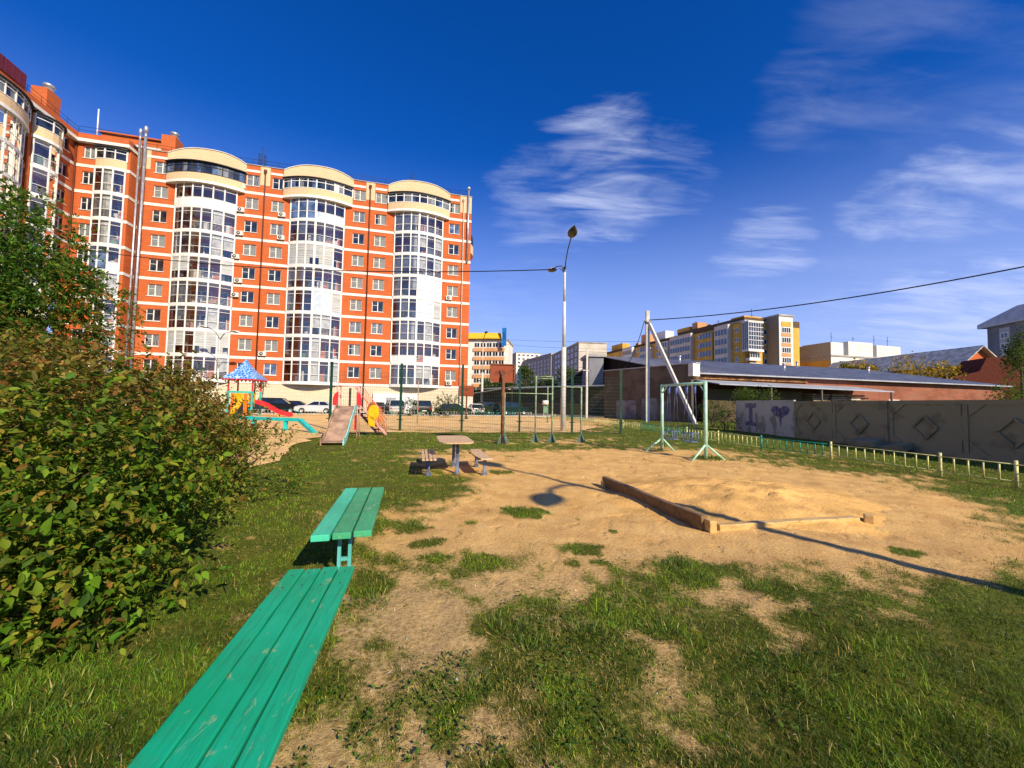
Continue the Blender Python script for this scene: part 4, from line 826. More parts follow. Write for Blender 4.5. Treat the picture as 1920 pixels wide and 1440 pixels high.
m.build('valance', RED, t)
m = MB(); m.box(-hx + .08, -hx + .08, 1.2, hx - .08, hx - .08, 1.28); m.build('floor', TEALS, t)
for x0, mt_ in ((-.72, ORG), (.30, ORG)): m = MB(); m.box(x0, -hx - .02, .1, x0 + .28, -hx + .03, 2.1); m.build('side_panel', mt_, t)
m = MB(); m.box(-.5, -hx - .01, 1.25, .25, -hx + .02, 2.1); m.build('side_panel', YEL, t); m = MB(); m.box(.55, -hx + .25, .9, .6, hx - .2, 2.15); m.build('side_panel', YEL, t)
m = MB(); m.box(-hx + .08, -hx + .03, 2.12, hx - .08, -hx + .07, 2.3); m.build('rail', TEALS, t)
m = MB(); m.tube([(-.1, -hx - .2, 1.9), (.2, -hx - .45, 1.3), (-.15, -hx - .6, .7), (-.45, -hx - .75, .1)], .22, 10); m.build('spiral_chute', YEL, t)
m = MB(); sp_ = [(hx, 0, 1.30), (hx + .9, -.05, 1.0), (hx + 1.8, -.15, .45), (hx + 2.5, -.25, .22), (hx + 3.1, -.3, .15)]
for p_, q_ in zip(sp_, sp_[1:]):
    p_, q_ = Vector(p_), Vector(q_); w_ = Vector((0, .3, 0)); h_ = Vector((0, 0, .28))
    m.quad(p_ - w_, p_ + w_, q_ + w_, q_ - w_); m.quad(p_ - w_ - h_ * .3, q_ - w_ - h_ * .3, q_ - w_ + h_, p_ - w_ + h_); m.quad(p_ + w_ - h_ * .3, q_ + w_ - h_ * .3, q_ + w_ + h_, p_ + w_ + h_)
m.build('slide_chute', RED, t)
m = MB(); m.box(hx + 1.9, -.3, 0, hx + 2.0, .1, .22); m.build('slide_leg', YEL, t)
# ------------------------------------------------------------------ fences
MESHG = mat('dark_green_steel', (.008, .055, .030), .45, .15)
mf = thing('mesh_fence', 'tall dark green wire mesh fence along the near side of the sand court', 'fence')
mp = [Vector((-9.9, 21.6, 0)), Vector((-6.15, 21.9, 0)), Vector((-2.75, 21.95, 0)), Vector((.45, 22.1, 0)), Vector((3.40, 22.2, 0)), Vector((6.25, 22.6, 0))]
for i, v in enumerate(mp):
    m = MB(); m.box(v.x - .055, v.y - .055, 0, v.x + .055, v.y + .055, 3.75); m.build('post', MESHG, mf)
    c = MB()
    for z in (.62, ): c.box(v.x - .16, v.y - .08, z, v.x + .16, v.y - .057, z + .05)
    c.build('clamp', MESHG, mf)
for a, b in zip(mp, mp[1:]):
    m = MB(); L = (b - a).length; n = int(L / .10)
    def wire(p, q, r): m.tube([p, q], r, 3, cap=False, smooth=False)
    for k in range(1, n): c = a.lerp(b, k / n) + Vector((0, -.06, 0)); wire(c + Vector((0, 0, .08)), c + Vector((0, 0, 3.2)), .0042)
    for k in range(17): z = .08 + k * .195; wire(a + Vector((0, -.06, z)), b + Vector((0, -.06, z)), .0042)
    m.build('mesh_panel', MESHG, mf)
LFY = mat('yellow_fence_paint', (.70, .68, .28), .5, .2, 6); LFG = mat('green_fence_paint', (.02, .30, .20), .5, .2, 6); LFT = mat('teal_fence_paint', (.04, .36, .33), .5, .2, 6); LFP = mat('pale_fence_paint', (.62, .58, .44), .55, .2, 6)
def low_fence(pts, cols, label, h=.50, step=.24, name='low_fence', special=None):
    t = thing(name, label, 'fence')
    for i, (a, b) in enumerate(zip(pts, pts[1:])):
        mtl = cols[i % len(cols)]; m = MB(); L = (b - a).length; n = max(2, int(L / step)); d = (b - a) / n
        m.tube([a + Vector((0, 0, h)), b + Vector((0, 0, h))], .014, 5); m.tube([a + Vector((0, 0, .13)), b + Vector((0, 0, .13))], .010, 5)
        if special is not None and i in special:
            m.tube([a + Vector((0, 0, h * .62)), b + Vector((0, 0, h * .62))], .012, 5)
            for k in range(1, n): c = a + d * k; lo, hi = ((.13, h * .62) if k % 2 else (h * .62, h)); m.tube([c + Vector((0, 0, lo)), c + Vector((0, 0, hi))], .015, 5)
        else:
            for k in range(1, n): c = a + d * k; m.tube([c + Vector((0, 0, .13)), c + Vector((0, 0, h))], .018, 5)
        m.build('fence_panel', mtl, t); m = MB(); m.tube([b + Vector((0, 0, -.03)), b + Vector((0, 0, h + .09))], .032, 8); m.build('post', mtl, t)
V = Vector
fl = [V((11.6, 4.6, 0)), V((11.25, 7.3, 0)), V((11.12, 8.75, 0)), V((10.88, 10.07, 0)), V((10.40, 12.9, 0)), V((9.65, 15.3, 0)), V((9.3, 17.8, 0)), V((9.0, 20.3, 0)), V((8.65, 22.8, 0)), V((8.31, 25.3, 0)), V((7.9, 28.0, 0)), V((7.45, 30.8, 0)), V((7.0, 33.2, 0)), V((6.3, 36.2, 0)), V((5.5, 39, 0)), V((4.6, 41.8, 0)), V((3.6, 44.6, 0))]
low_fence(fl, [LFY, LFY, LFY, LFY, LFG, LFY, LFY, LFG, LFG, LFY, LFY, LFY, LFG, LFG, LFY, LFP], 'knee high fence of yellow and green barred panels running back beside the concrete wall', special=(0, 1))
fa = [bl(u, -9.3) for u in np.arange(2, 47, 2.4)]
low_fence(fa, [LFG, LFP, LFP, LFG, LFT, LFP], 'knee high green and white fence in front of the parked cars', step=.3)
# net posts on the court
t = thing('net_post', 'thin pale post with a rolled white net and a small green board on the court', 'net post', (3.06, 33.6, 0)); m = MB(); m.tube([(0, 0, 0), (0, 0, 3.1)], .05, 8); m.build('post', PALEG, t)
m = MB(); m.tube([(-.42, 0, 1.75), (.05, 0, 1.75)], .20, 12); m.build('rolled_net', BAND, t); m = MB(); m.box(-.36, -.03, .85, 0, .03, 1.45); m.build('board', mat('faded_green_board', (.18, .32, .22), .7), t)
t = thing('net_post', 'thin rusty post near the slide stairs on the sand court', 'net post', (-7.0, 29.5, 0)); m = MB(); m.tube([(0, 0, 0), (0, 0, 3.2)], .035, 8); m.build('post', mat('pale_rust', (.42, .30, .22), .7), t)
# ------------------------------------------------------------------ street lamps, poles, cables
CONC = mat('pole_concrete', (.62, .61, .56), .85, .08, 3); LAMPM = mat('lamp_housing', (.55, .56, .58), .35, .05, metal=.3); LAMPG = mat('lamp_cover', (.10, .09, .06), .2, .2); BLK = mat('cable_black', (.012, .012, .014), .5)
def lamp_head(parent, pos, d, tilt=.25, s=1.):
    d = V(d).normalized(); x = V((-d.y, d.x, 0)).normalized(); u = d.cross(x) * -1; u = V((0, 0, 1)) - d * d.z; u.normalize(); x = d.cross(u)
    M = Matrix(((x.x, d.x, u.x, pos[0]), (x.y, d.y, u.y, pos[1]), (x.z, d.z, u.z, pos[2]), (0, 0, 0, 1)))
    m = MB(); g = MB(); N_ = 12; K = 8
    for mm, top in ((m, 1), (g, 0)):
        vs = []
        for i in range(K + 1):
            t_ = i / K; w = .17 * math.sin(math.pi * min(1, (t_ * .9 + .1)) ** .8) * s + .03; 
            for j in range(N_ + 1):
                a = math.pi * j / N_; r_ = w; vs.append(M @ V((math.cos(a) * r_, t_ * .62 * s, math.sin(a) * r_ * (.62 if top else -.45))))
        mm.add(vs, [(i * (N_ + 1) + j, i * (N_ + 1) + j + 1, (i + 1) * (N_ + 1) + j + 1, (i + 1) * (N_ + 1) + j) for i in range(K) for j in range(N_)], smooth=True)
    h = m.build('lamp_head', LAMPM, parent); g.build('lamp_glass', LAMPG, h); return h
def street_lamp(loc, h, label, arms, segs, armr=.035, cat='street lamp'):
    t = thing('street_lamp', label, cat, loc, 0, 'street lamps'); z = 0
    m = MB()
    for (z0, z1, r) in segs:
        m.tube([(0, 0, z0), (0, 0, z1)], [r, r * .9], 12)
    m.build('pole', CONC, t)
    for (pts, tip) in arms:
        m = MB(); m.tube(pts, armr, 8); m.build('arm', mat('arm_steel', (.10, .11, .14), .5, .1), t); lamp_head(t, pts[-1], tip, s=1.45)
    return t
lp = V((3.12, 23.9, 0))
t = street_lamp(lp, 10, 'tall grey street lamp with two curved arms at the corner of the court', [([(0, 0, 9.6), (.02, -.2, 10.3), (.05, -.9, 10.8), (.1, -1.9, 11.15)], (.05, -1, .32)), ([(0, 0, 9.6), (-.15, .3, 10.25), (-.4, 1.0, 10.45), (-.5, 1.6, 10.5)], (-.3, 1, .1))], [(0, 5.1, .16), (5.1, 7.9, .105), (7.9, 10.1, .075)])
m = MB(); m.tube([(0, .0, 9.7), (-.25, .6, 10.2)], .02, 6); m.tube([(0, 0, 9.75), (0.03, -.35, 10.5)], .02, 6); m.lathe([(.09, 0), (.09, .12)], (0, 0, 9.95), 10); m.build('bracket', DARKMETAL, t)
lq = P(903, 769, 70); lq.z = 0
street_lamp(lq, 10, 'grey street lamp with a single arm beside the end wall of the brick block', [([(0, 0, 12.2), (.1, -.4, 13.0), (.5, -1.4, 13.8)], (.4, -1, .3))], [(0, 7, .22), (7, 12.4, .1)], .06)
lr = P(405, 770, 45); lr.z = 0
street_lamp(lr, 10, 'thin double armed street lamp standing before the glazed balconies of the brick block', [([(0, 0, 8.3), (-.5, 0, 9.2), (-1.3, -.2, 9.7)], (-1, -.2, .1)), ([(0, 0, 8.3), (.5, 0, 9.1), (1.3, .1, 9.3)], (1, .1, .0))], [(0, 5, .1), (5, 8.4, .06)], .045)
lb = G(1040, 925); base = V((8.25, -1.0, 0))
street_lamp(base, 9, 'street lamp beside the camera whose long shadow crosses the sand heap', [([(0, 0, 7.1), (-.1, .15, 7.6), (-.35, .45, 7.9), (-.56, .75, 8.0)], (-.6, .8, .2)), ([(0, 0, 6.9), (-.05, -.5, 7.2), (-.15, -1.1, 7.35), (-.19, -1.5, 7.35)], (-.1, -1, .05))], [(0, 4, .12), (4, 7.2, .085)], .05)
pp_ = P(1214, 790, 40); pp_.z = 0; PH = P(1215, 583, 40).z
t = thing('utility_pole', 'pale concrete utility pole with a long slanting brace', 'utility pole', pp_)
m = MB(); m.beam((0, 0, 0), (0, 0, PH), .34, .30, up=(0, 1, 0)); m.build('pole', CONC, t); q_ = P(1304, 797, 36); q_.z = 0
m = MB(); m.beam((.1, -.1, P(1218, 606, 40).z), q_ - pp_, .30, .28); m.build('brace', CONC, t); m = MB(); m.box(-.19, -.19, P(1218, 606, 40).z - .1, .25, .19, P(1218, 606, 40).z + .1); m.box(-.3, -.05, PH - 1.2, .3, .05, PH - 1.08); m.build('bracket', DARKMETAL, t)
for dx in (-.27, .27): m = MB(); m.lathe([(.02, 0), (.06, .02), (.05, .08), (.07, .1), (.03, .18), (0, .19)], (dx, 0, PH - 1.08), 10); m.build('insulator', BAND, t)
def cable(a, b, sag, r, label):
    m = MB(); n = 28; m.tube([a.lerp(b, k / n) - V((0, 0, sag * 4 * (k / n) * (1 - k / n))) for k in range(n + 1)], r, 6, cap=False); o = m.build('cable', BLK); tag(o, label, 'cable'); return o
pt = pp_ + V((0, 0, PH - .95))
cable(pt, P(1935, 497, 24), .55, .045, 'thick black cable rising from the braced concrete pole out over the concrete wall')
cable(P(1044, 505, 23.8), V((-30, 40, P(540, 517, 40).z + 2.6)) if False else P(120, 462, 34), .9, .032, 'black cable from the double armed lamp across the front of the brick block')
cable(pt + V((-.3, 0, 0)), P(1170, 690, 52), .9, .035, 'slack black cable from the braced pole down to the workshop roof')
for i, (a, b, c, d2) in enumerate(((900, 633, 1206, 640), (900, 640, 1160, 655))): cable(P(a, b, 90), P(c, d2, 60), .4, .02, ('thin wire over the far white tower', 'thin wire just above the grey panel blocks')[i])
pq = P(1100, 776, 46); pq.z = 0; t = thing('utility_pole', 'slim pale pole in front of the dark garage row', 'utility pole', pq); m = MB(); m.beam((0, 0, 0), (0, 0, P(1100, 655, 46).z), .22, .2, up=(0, 1, 0)); m.build('pole', CONC, t); m = MB(); m.box(-.5, -.04, 5.6, .5, .04, 5.7); m.build('crossarm', CONC, t)
# ------------------------------------------------------------------ concrete panel wall on the playground's edge
CWALL = mat('weathered_concrete', (.31, .285, .165), .95, .16, 1.3, c2=(.23, .205, .12), bump=.5, bscale=12, thr=.52, spec=.1)
CPALE = mat('whitewashed_concrete', (.50, .50, .42), .95, .22, 1.6, c2=(.26, .26, .21), bump=.4, bscale=9, thr=.50, spec=.1, stretch=(1, 1, .5))
cw = thing('concrete_wall', 'grey precast concrete panel wall with raised diamonds and a whitewashed end panel with graffiti', 'wall', (15.95, 0, 0))
def wpanel(y0, y1, diamonds=True, zt=2.05, x=0):
    m = MB(); L = abs(y1 - y0); lo, hi = min(y0, y1), max(y0, y1); m.box(x, lo - .025, -.2, x + .12, hi + .025, zt)
    if diamonds:
        b = .16; d = .035
        m.box(x - d, lo + .03, zt - b, x - .002, hi - .03, zt - .01); m.box(x - d, lo + .03, 0, x - .002, hi - .03, .2); m.box(x - d, lo + .03, .202, x - .002, lo + b, zt - b - .002); m.box(x - d, hi - b, .202, x - .002, hi - .03, zt - b - .002)
        cy = (lo + hi) / 2; m.box(x - d, cy - b / 2, .202, x - .002, cy + b / 2, zt - b - .002)
        for s in (-1, 1):
            c = cy + s * L * .245; hw_ = L * .245 - b * .75
            for sy, sz in ((1, 1), (-1, 1), (-1, -1), (1, -1)):     # chamfered corners
                zc = 1.05 + sz * (zt / 2 - .18); yc = c + sy * hw_; M_ = Matrix(((0, 0, 1, x - d), (1, 0, 0, 0), (0, 1, 0, 0), (0, 0, 0, 1)))
                tri = [(yc, zc), (yc - sy * .5, zc), (yc, zc - sz * .42)]; m.prism(tri, 0, d - .002, M=M_)
            A, Bz = .46, .46
            for (p, q) in (((c - A, 1.0), (c, 1.0 + Bz)), ((c, 1.0 + Bz), (c + A, 1.0)), ((c + A, 1.0), (c, 1.0 - Bz)), ((c, 1.0 - Bz), (c - A, 1.0))): m.beam((x - .03, p[0], p[1]), (x - .03, q[0], q[1]), .07, .07, up=(1, 0, 0))
    return m
for k, (a, b) in enumerate(((22.3, 16.72), (16.66, 11.1), (11.04, 5.5), (5.44, -.1), (-.16, -5.7))): wpanel(a, b).build('wall_panel', CWALL, cw)
gp = wpanel(28.1, 22.36, False, 2.12, .0).build('wall_panel', CPALE, cw); gp['label'] = 'whitewashed panel sprayed with a violet letter I and a heart'
GRAF = mat('violet_spray_paint', (.09, .07, .20), .8, .2, 7, c2=(.26, .25, .26), thr=.44); GRAF2 = mat('pale_spray_paint', (.16, .16, .30), .8, .3, 6)
def flat(poly, name, m_, parent, x=-.008): m = MB(); m.add([(x, y, z) for y, z in poly], [tuple(range(len(poly)))]); return m.build(name, m_, parent)
cI = 26.35; flat([(cI + .62, 1.93), (cI - .62, 1.93), (cI - .58, 1.66), (cI - .2, 1.62), (cI - .2, .72), (cI - .56, .68), (cI - .6, .44), (cI + .6, .46), (cI + .57, .70), (cI + .22, .74), (cI + .2, 1.62), (cI + .6, 1.66)], 'graffiti_letter', GRAF, gp)
ch_ = 23.45; flat([(ch_ - .82 * (16 * math.sin(t) ** 3) / 16, 1.42 + .44 * (13 * math.cos(t) - 5 * math.cos(2 * t) - 2 * math.cos(3 * t) - math.cos(4 * t)) / 15) for t in [k / 36 * 6.283 for k in range(36)]], 'graffiti_heart', GRAF, gp)
flat([(ch_ + .12, 1.0), (ch_ - .12, 1.0), (ch_ - .07, .62), (ch_ - .01, .5), (ch_ + .05, .7)], 'graffiti_heart', GRAF, gp)
m = MB()
for k, (cy_, cz_, r_) in enumerate(((.42, 1.62, .17), (.1, 1.55, .13), (-.25, 1.6, .16), (-.48, 1.5, .12), (.2, 1.3, .15), (-.15, 1.32, .13), (.0, 1.12, .1))):
    pts = [(-.014, ch_ + cy_ + r_ * math.cos(a), cz_ + r_ * .8 * math.sin(a * (1 + k % 2))) for a in [j * .5 for j in range(12)]]; m.tube(pts, .014, 4)
m.build('graffiti_scribble', GRAF2, gp)
m = MB(); r = random.Random(4)
for k in range(2): m.cbox((-.35 - k * .3, 16.9 + k * .7 - .5, .12 + .12 * k), (.6, 1.5 - .4 * k, .25), (r.uniform(-.2, .2), r.uniform(-.3, .3), .2)); 
o = m.build('broken_slab', CWALL, None, (15.95, 0, 0), bevel=.03); tag(o, 'broken concrete slabs lying at the foot of the diamond panel wall', 'rubble')
# ------------------------------------------------------------------ workshop with the metal roof
DKWALL = mat('dark_brown_wall', (.105, .082, .048), .95, .3, .8, c2=(.07, .052, .04), thr=.5, spec=.1); ROOFM = mat('grey_metal_roof', (.40, .42, .46), .5, .1, .6, metal=.0, stretch=(1, 1, 1)); OLDBRICK = brick_mat('old_red_brick', (.30, .095, .05), (.20, .06, .035), (.36, .26, .19), bigvar=.8)
E0 = V((20.2, 44.0, 0)); wsL, wsW, ez, rz_ = 54.0, 20.2, 5.45, 9.5
ws = thing('workshop', 'long low workshop with a grey metal roof and old red brick front', 'building', E0, GA)
m = MB(); wh_ = [(x, x + 1.6, 1.6, 2.75) for x in (24, 31, 39, 46)]
wall_holes(m, .0, wsL, 0, ez - .1, wh_, lambda x, z, d: (x, .7 + d, z)); m.quad((wsL, .7, 0), (wsL, wsW * 2, 0), (wsL, wsW * 2, ez), (wsL, .7, ez)); m.build('front_wall', OLDBRICK, ws)
for h in wh_: m = MB(); m.quad((h[0], .85, h[2]), (h[1], .85, h[2]), (h[1], .85, h[3]), (h[0], .85, h[3])); w_ = m.build('window', mat('boarded_green', (.14, .22, .20), .5), ws); m = MB(); m.box(h[0] - .2, .62, h[3] + .002, h[1] + .2, .697, h[3] + .28); m.build('lintel', BAND, w_)
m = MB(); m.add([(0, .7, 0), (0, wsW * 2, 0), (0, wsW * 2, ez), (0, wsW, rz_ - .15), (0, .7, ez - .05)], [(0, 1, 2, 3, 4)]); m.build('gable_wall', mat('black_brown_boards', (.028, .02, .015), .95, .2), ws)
m = MB(); m.add([(-.7, -.1, ez), (wsL + .5, -.1, ez), (wsL + .5, wsW, rz_), (-.7, wsW, rz_), (wsL + .5, wsW * 2, ez), (-.7, wsW * 2, ez), (-.7, -.1, ez - .14), (wsL + .5, -.1, ez - .14), (wsL + .5, wsW, rz_ - .14), (-.7, wsW, rz_ - .14), (wsL + .5, wsW * 2, ez - .14), (-.7, wsW * 2, ez - .14)],
    [(0, 1, 2, 3), (3, 2, 4, 5), (6, 7, 1, 0), (9, 3, 5, 11), (6, 0, 3, 9), (1, 7, 8, 2), (2, 8, 10, 4), (9, 8, 7, 6), (11, 10, 8, 9)]); rfo = m.build('roof', ROOFM, ws)
m = MB()
for k in range(0, 90): x = -.5 + k * .61; m.add([(x, -.1, ez + .004), (x + .04, -.1, ez + .004), (x + .04, wsW, rz_ + .004), (x, wsW, rz_ + .004), (x, -.1, ez + .05), (x + .04, -.1, ez + .05), (x + .04, wsW, rz_ + .05), (x, wsW, rz_ + .05)], [(4, 5, 6, 7), (0, 1, 5, 4), (0, 4, 7, 3), (1, 2, 6, 5)])
m.build('standing_seam', ROOFM, rfo)
for x_, y_ in ((9, 14), (22, 8), (34, 16), (43, 11)): m = MB(); zb_ = ez + (rz_ - ez) * y_ / wsW; m.tube([(x_, y_, zb_ - .1), (x_, y_, zb_ + .9)], .16, 8); m.lathe([(.16, 0), (.3, .05), (.1, .3), (0, .3)], (x_, y_, zb_ + .85), 10); m.build('roof_vent', METAL, ws)
m = MB(); m.box(.2, .45, ez - .62, 17, .697, ez - .36); m.build('rafter_ends', mat('raw_orange_timber', (.40, .18, .06), .85, .35, 1.3), ws)
m = MB(); m.add([(.3, -3.6, 3.95), (25, -3.6, 3.75), (25, .69, 4.45), (.3, .69, 4.65), (.3, -3.6, 4.05), (25, -3.6, 3.85), (25, .69, 4.55), (.3, .69, 4.75)], [(3, 2, 1, 0), (4, 5, 6, 7), (0, 1, 5, 4), (0, 4, 7, 3), (1, 2, 6, 5)]); m.build('lean_to_roof', ROOFM, ws)
m = MB(); m.box(.3, -1.2, 0, 14.0, -.9, 3.6); m.build('lean_to_wall', DKWALL, ws)
for x in (7, 14, 24.7): m = MB(); m.box(x, -3.5, 0, x + .15, -3.35, 3.8); m.build('post', mat('grey_post_wood', (.16, .13, .10), .9), ws)
st_ = MB(); r = random.Random(8)
for j in range(9):
    for i in range(3): x = 14.8 + i * 2.8 + r.uniform(-.1, .1); st_.box(x, -1.8 - r.uniform(0, .4), 1.2 + j * .25, x + 2.6, -.2, 1.2 + j * .25 + r.uniform(.10, .2))
st_.box(14.6, -1.6, 0, 23.2, -.2, 1.19)
o = st_.build('timber_stack', mat('grey_timber', (.32, .24, .16), .9, .35, 1.5, c2=(.13, .09, .06)), None, E0, GA); tag(o, 'stack of old grey boards under the lean to roof of the workshop', 'timber stack')
c1, c0 = V((18.2, 40, 0)), V((11.9, 50.8, 0)); dv = c0 - c1; Lw = dv.length; rzw = math.atan2(dv.y, dv.x)
bw = thing('blank_wall', 'tall dark blank block wall with pale patches behind the braced concrete pole', 'wall', c1, rzw)
m = MB(); m.box(0, -.35, 0, Lw, -.02, 5.95); m.build('wall', mat('dark_block_wall', (.12, .095, .07), .95, .35, .5, c2=(.17, .14, .11), thr=.46, spec=.1), bw)
m = MB(); m.box(-.55, -.6, 4.7, -.003, .5, 5.98); m.build('pilaster', BAND, bw)
for x0, x1, z1 in ((4.2, 6.4, 2.5), (7.2, 10.4, 2.25), (2.6, 3.4, 2.2)): m = MB(); m.box(x0, -.012, .05, x1, -.004, z1); m.build('paint_patch', mat('pale_grey_patch', (.22, .22, .235), .9, .2, .9), bw)
m = MB(); m.box(-.6, -.65, 5.985, Lw + .2, .1, 6.1); m.build('coping', ROOFM, bw)
# row of garages
g0, g1 = P(886, 775, 78), P(1134, 775, 57); g0.z = g1.z = 0; dv = g1 - g0; Lg = dv.length; rg = math.atan2(dv.y, dv.x)
gr = thing('garage_row', 'long dark brown garage row with a thin sloping roof behind the sand court', 'garages', g0, rg)
m = MB(); m.box(0, 0, 0, Lg, 6, 4.1); m.build('wall', DKWALL, gr); m = MB(); m.add([(-.5, -.6, 4.15), (Lg + .4, -.6, 4.3), (Lg + .4, 6.2, 4.9), (-.5, 6.2, 4.7), (-.5, -.6, 4.28), (Lg + .4, -.6, 4.43), (Lg + .4, 6.2, 5.03), (-.5, 6.2, 4.83)], [(3, 2, 1, 0), (4, 5, 6, 7), (0, 1, 5, 4), (0, 4, 7, 3), (1, 2, 6, 5), (2, 3, 7, 6)]); m.build('roof', mat('pale_sheet_roof', (.32, .32, .32), .6, .15), gr)
for k in range(5): x = 2 + k * 6.0; m = MB(); m.box(x, -.05, 0, x + 3, -.003, 2.6); m.build('garage_door', mat('garage_door_brown', (.06, .045, .04), .7, .3), gr)
k0, k1 = P(884, 775, 66), P(962, 775, 60); t = thing('carport', 'pale slanting carport roof over the parked cars', 'carport', (k0.x, k0.y, 0), 0); m = MB(); L_ = k1.x - k0.x
m.add([(0, 0, 3.1), (L_, -4, 4.2), (L_, 1, 4.25), (0, 5, 3.15), (0, 0, 3.2), (L_, -4, 4.3), (L_, 1, 4.35), (0, 5, 3.25)], [(3, 2, 1, 0), (4, 5, 6, 7), (0, 1, 5, 4), (0, 4, 7, 3), (1, 2, 6, 5), (2, 3, 7, 6)]); m.build('roof', mat('pale_sheet_roof', (.32, .32, .32)), t)
for x, y, z in ((.2, .3, 3.1), (L_ - .2, -3.6, 4.1), (L_ - .2, .8, 4.2), (.2, 4.6, 3.1)): m = MB(); m.box(x - .06, y - .06, 0, x + .06, y + .06, z); m.build('post', DARKMETAL, t)
# ------------------------------------------------------------------ far houses
OCHRE = mat('ochre_render', (.68, .38, .07), .85, .08, .3); WREND = mat('white_facade', (.74, .72, .66), .85, .06, .3); GREYC = mat('grey_panel_concrete', (.40, .39, .36), .9, .12, .3); PEACH = mat('peach_render', (.62, .32, .14), .85, .08, .3); SHGREY = mat('grey_and_shade_panel', (.22, .23, .26), .9, .1, .3)  # the last grey also colours the shaded sides of far blocks
WM = {}
def far_win(w, h, n, gm=None, fm=None):
    key = (w, h, n, gm.name if gm else '', fm.name if fm else '')
    if key not in WM:
        f = MB(); f.box(0, -.04, 0, w, .02, .14); f.box(0, -.04, h - .14, w, .02, h)
        for i in range(n + 1): x = (w - .14) * i / n; f.box(x, -.038, .142, x + .14, .02, h - .142)
        p = MB(); p.quad((0, .0, 0), (w, .0, 0), (w, .0, h), (0, .0, h)); WM[key] = (f.mesh('window', fm or WHITE), p.mesh('pane', gm or GLASS_DK))
    return WM[key]
def xf(c0, c1):
    d = c1 - c0; return Matrix.Translation(c0) @ Matrix.Rotation(math.atan2(d.y, d.x), 4, 'Z')
def add_wins(root, loc, rz, w, h, n, gm=None, fm=None):
    a, b = far_win(w, h, n, gm, fm); o = place(a, 'window', root, loc, rz); place(b, 'pane', o, (0, -.015, 0)); return o
def far_house(label, c0, c1, depth, H, wm, front=(), side=(), cat='apartment building', group=None, roofm=None, rooft=.5, sidem=None):
    """front face runs c0 -> c1 seen left to right; side = the left end wall. rows of windows: (u0, du, count, w, h, panes, z0, dz, rows)"""
    d = c1 - c0; L = d.length; rz = math.atan2(d.y, d.x); t = thing('apartment_building', label, cat, (c0.x, c0.y, 0), rz, group)
    m = MB(); m.box(0, 0, 0, L, depth, H, 0)
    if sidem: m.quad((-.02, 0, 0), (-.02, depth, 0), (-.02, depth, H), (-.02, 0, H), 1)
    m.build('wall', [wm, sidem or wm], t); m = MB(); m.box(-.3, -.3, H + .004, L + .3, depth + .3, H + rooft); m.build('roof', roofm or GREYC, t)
    for (u0, du, cnt, w, h, n, z0, dz, rows) in front:
        for i in range(rows):
            for j in range(cnt): add_wins(t, (u0 + j * du, -.05, z0 + i * dz), 0, w, h, n)
    for (u0, du, cnt, w, h, n, z0, dz, rows) in side:
        for i in range(rows):
            for j in range(cnt): add_wins(t, (-.06, u0 + j * du + w, z0 + i * dz), -math.pi / 2, w, h, n)
    return t, L
def g2(px, D): p = P(px, 770, D); p.z = 0; return p
# white and orange office with the blue sign
t, L = far_house('white mid rise with orange bands, yellow roof edge and blue corner sign', g2(855, 134), g2(950, 132), 14, 22.6, WREND, front=[(5.8, 2.1, 5, 1.9, 1.7, 2, 2.2 + 3.02, 3.02, 6)], cat='building')
for i in range(6): m = MB(); m.box(5.5, -.35, 3.9 + i * 3.02, 16.2, -.01, 5.0 + i * 3.02); m.build('orange_band', PEACH, t)
m = MB(); m.add([(2, -1.2, 23.2), (15.2, -1.2, 23.2), (14.8, -.2, 25.3), (3, -.2, 25.3), (2, 6, 23.2), (15.2, 6, 23.2), (14.8, 6, 25.3), (3, 6, 25.3)], [(0, 1, 2, 3), (1, 5, 6, 2), (4, 0, 3, 7), (7, 3, 2, 6), (4, 5, 1, 0)]); m.build('yellow_roof_edge', mat('yellow_sheet', (.80, .48, .03), .5, .05), t)
m = MB(); m.box(15.6, -2.2, 20.6, 17.0, -1.9, 26.6); sg = m.build('sign', mat('blue_sign', (.01, .16, .50), .4, .05), t); m = MB(); m.box(16.0, -2.25, 22.8, 16.15, -2.203, 25.0); m.box(16.45, -2.25, 22.8, 16.6, -2.203, 25.0); m.box(16.153, -2.25, 23.8, 16.447, -2.203, 24.0); m.build('sign_letter', mat('sign_dark_letter', (.01, .04, .2), .4), sg)
# far white tower, two grey panel blocks
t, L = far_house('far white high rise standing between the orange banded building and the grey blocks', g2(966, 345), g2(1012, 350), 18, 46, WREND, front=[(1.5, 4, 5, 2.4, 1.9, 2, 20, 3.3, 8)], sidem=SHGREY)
t, L = far_house('grey panel block with its sunlit end coloured pale, the farther of two', g2(1032, 292), g2(1053, 295), 60, 39, mat('lit_end_wall', (.56, .52, .44), .9, .08, .3), side=[(3, 6.5, 8, 3, 1.8, 2, 15, 3.1, 7)], group=None, sidem=SHGREY)  # both blocks: sunlit end coloured pale, shaded side coloured dark grey
t, L = far_house('grey panel block with its broad sunlit end coloured pale, the nearer of two', g2(1084, 190), g2(1137, 192), 55, 31.5, mat('lit_end_wall', (.56, .52, .44), .9, .08, .3), side=[(3, 6.5, 7, 3, 1.8, 2, 13, 3.1, 6)], sidem=SHGREY)
for z in range(5): m = MB(); m.box(.05, -.1, 12 + z * 3.8, L - .05, -.01, 12.12 + z * 3.8); m.build('panel_joint', SHGREY, t)
t, L = far_house('plain grey box standing in for the shadow on the nearer pale end wall', g2(1104, 62), g2(1131, 62), 6, 9.2, SHGREY, cat='building')  # grey box added in place of the shadow cast on the nearer block
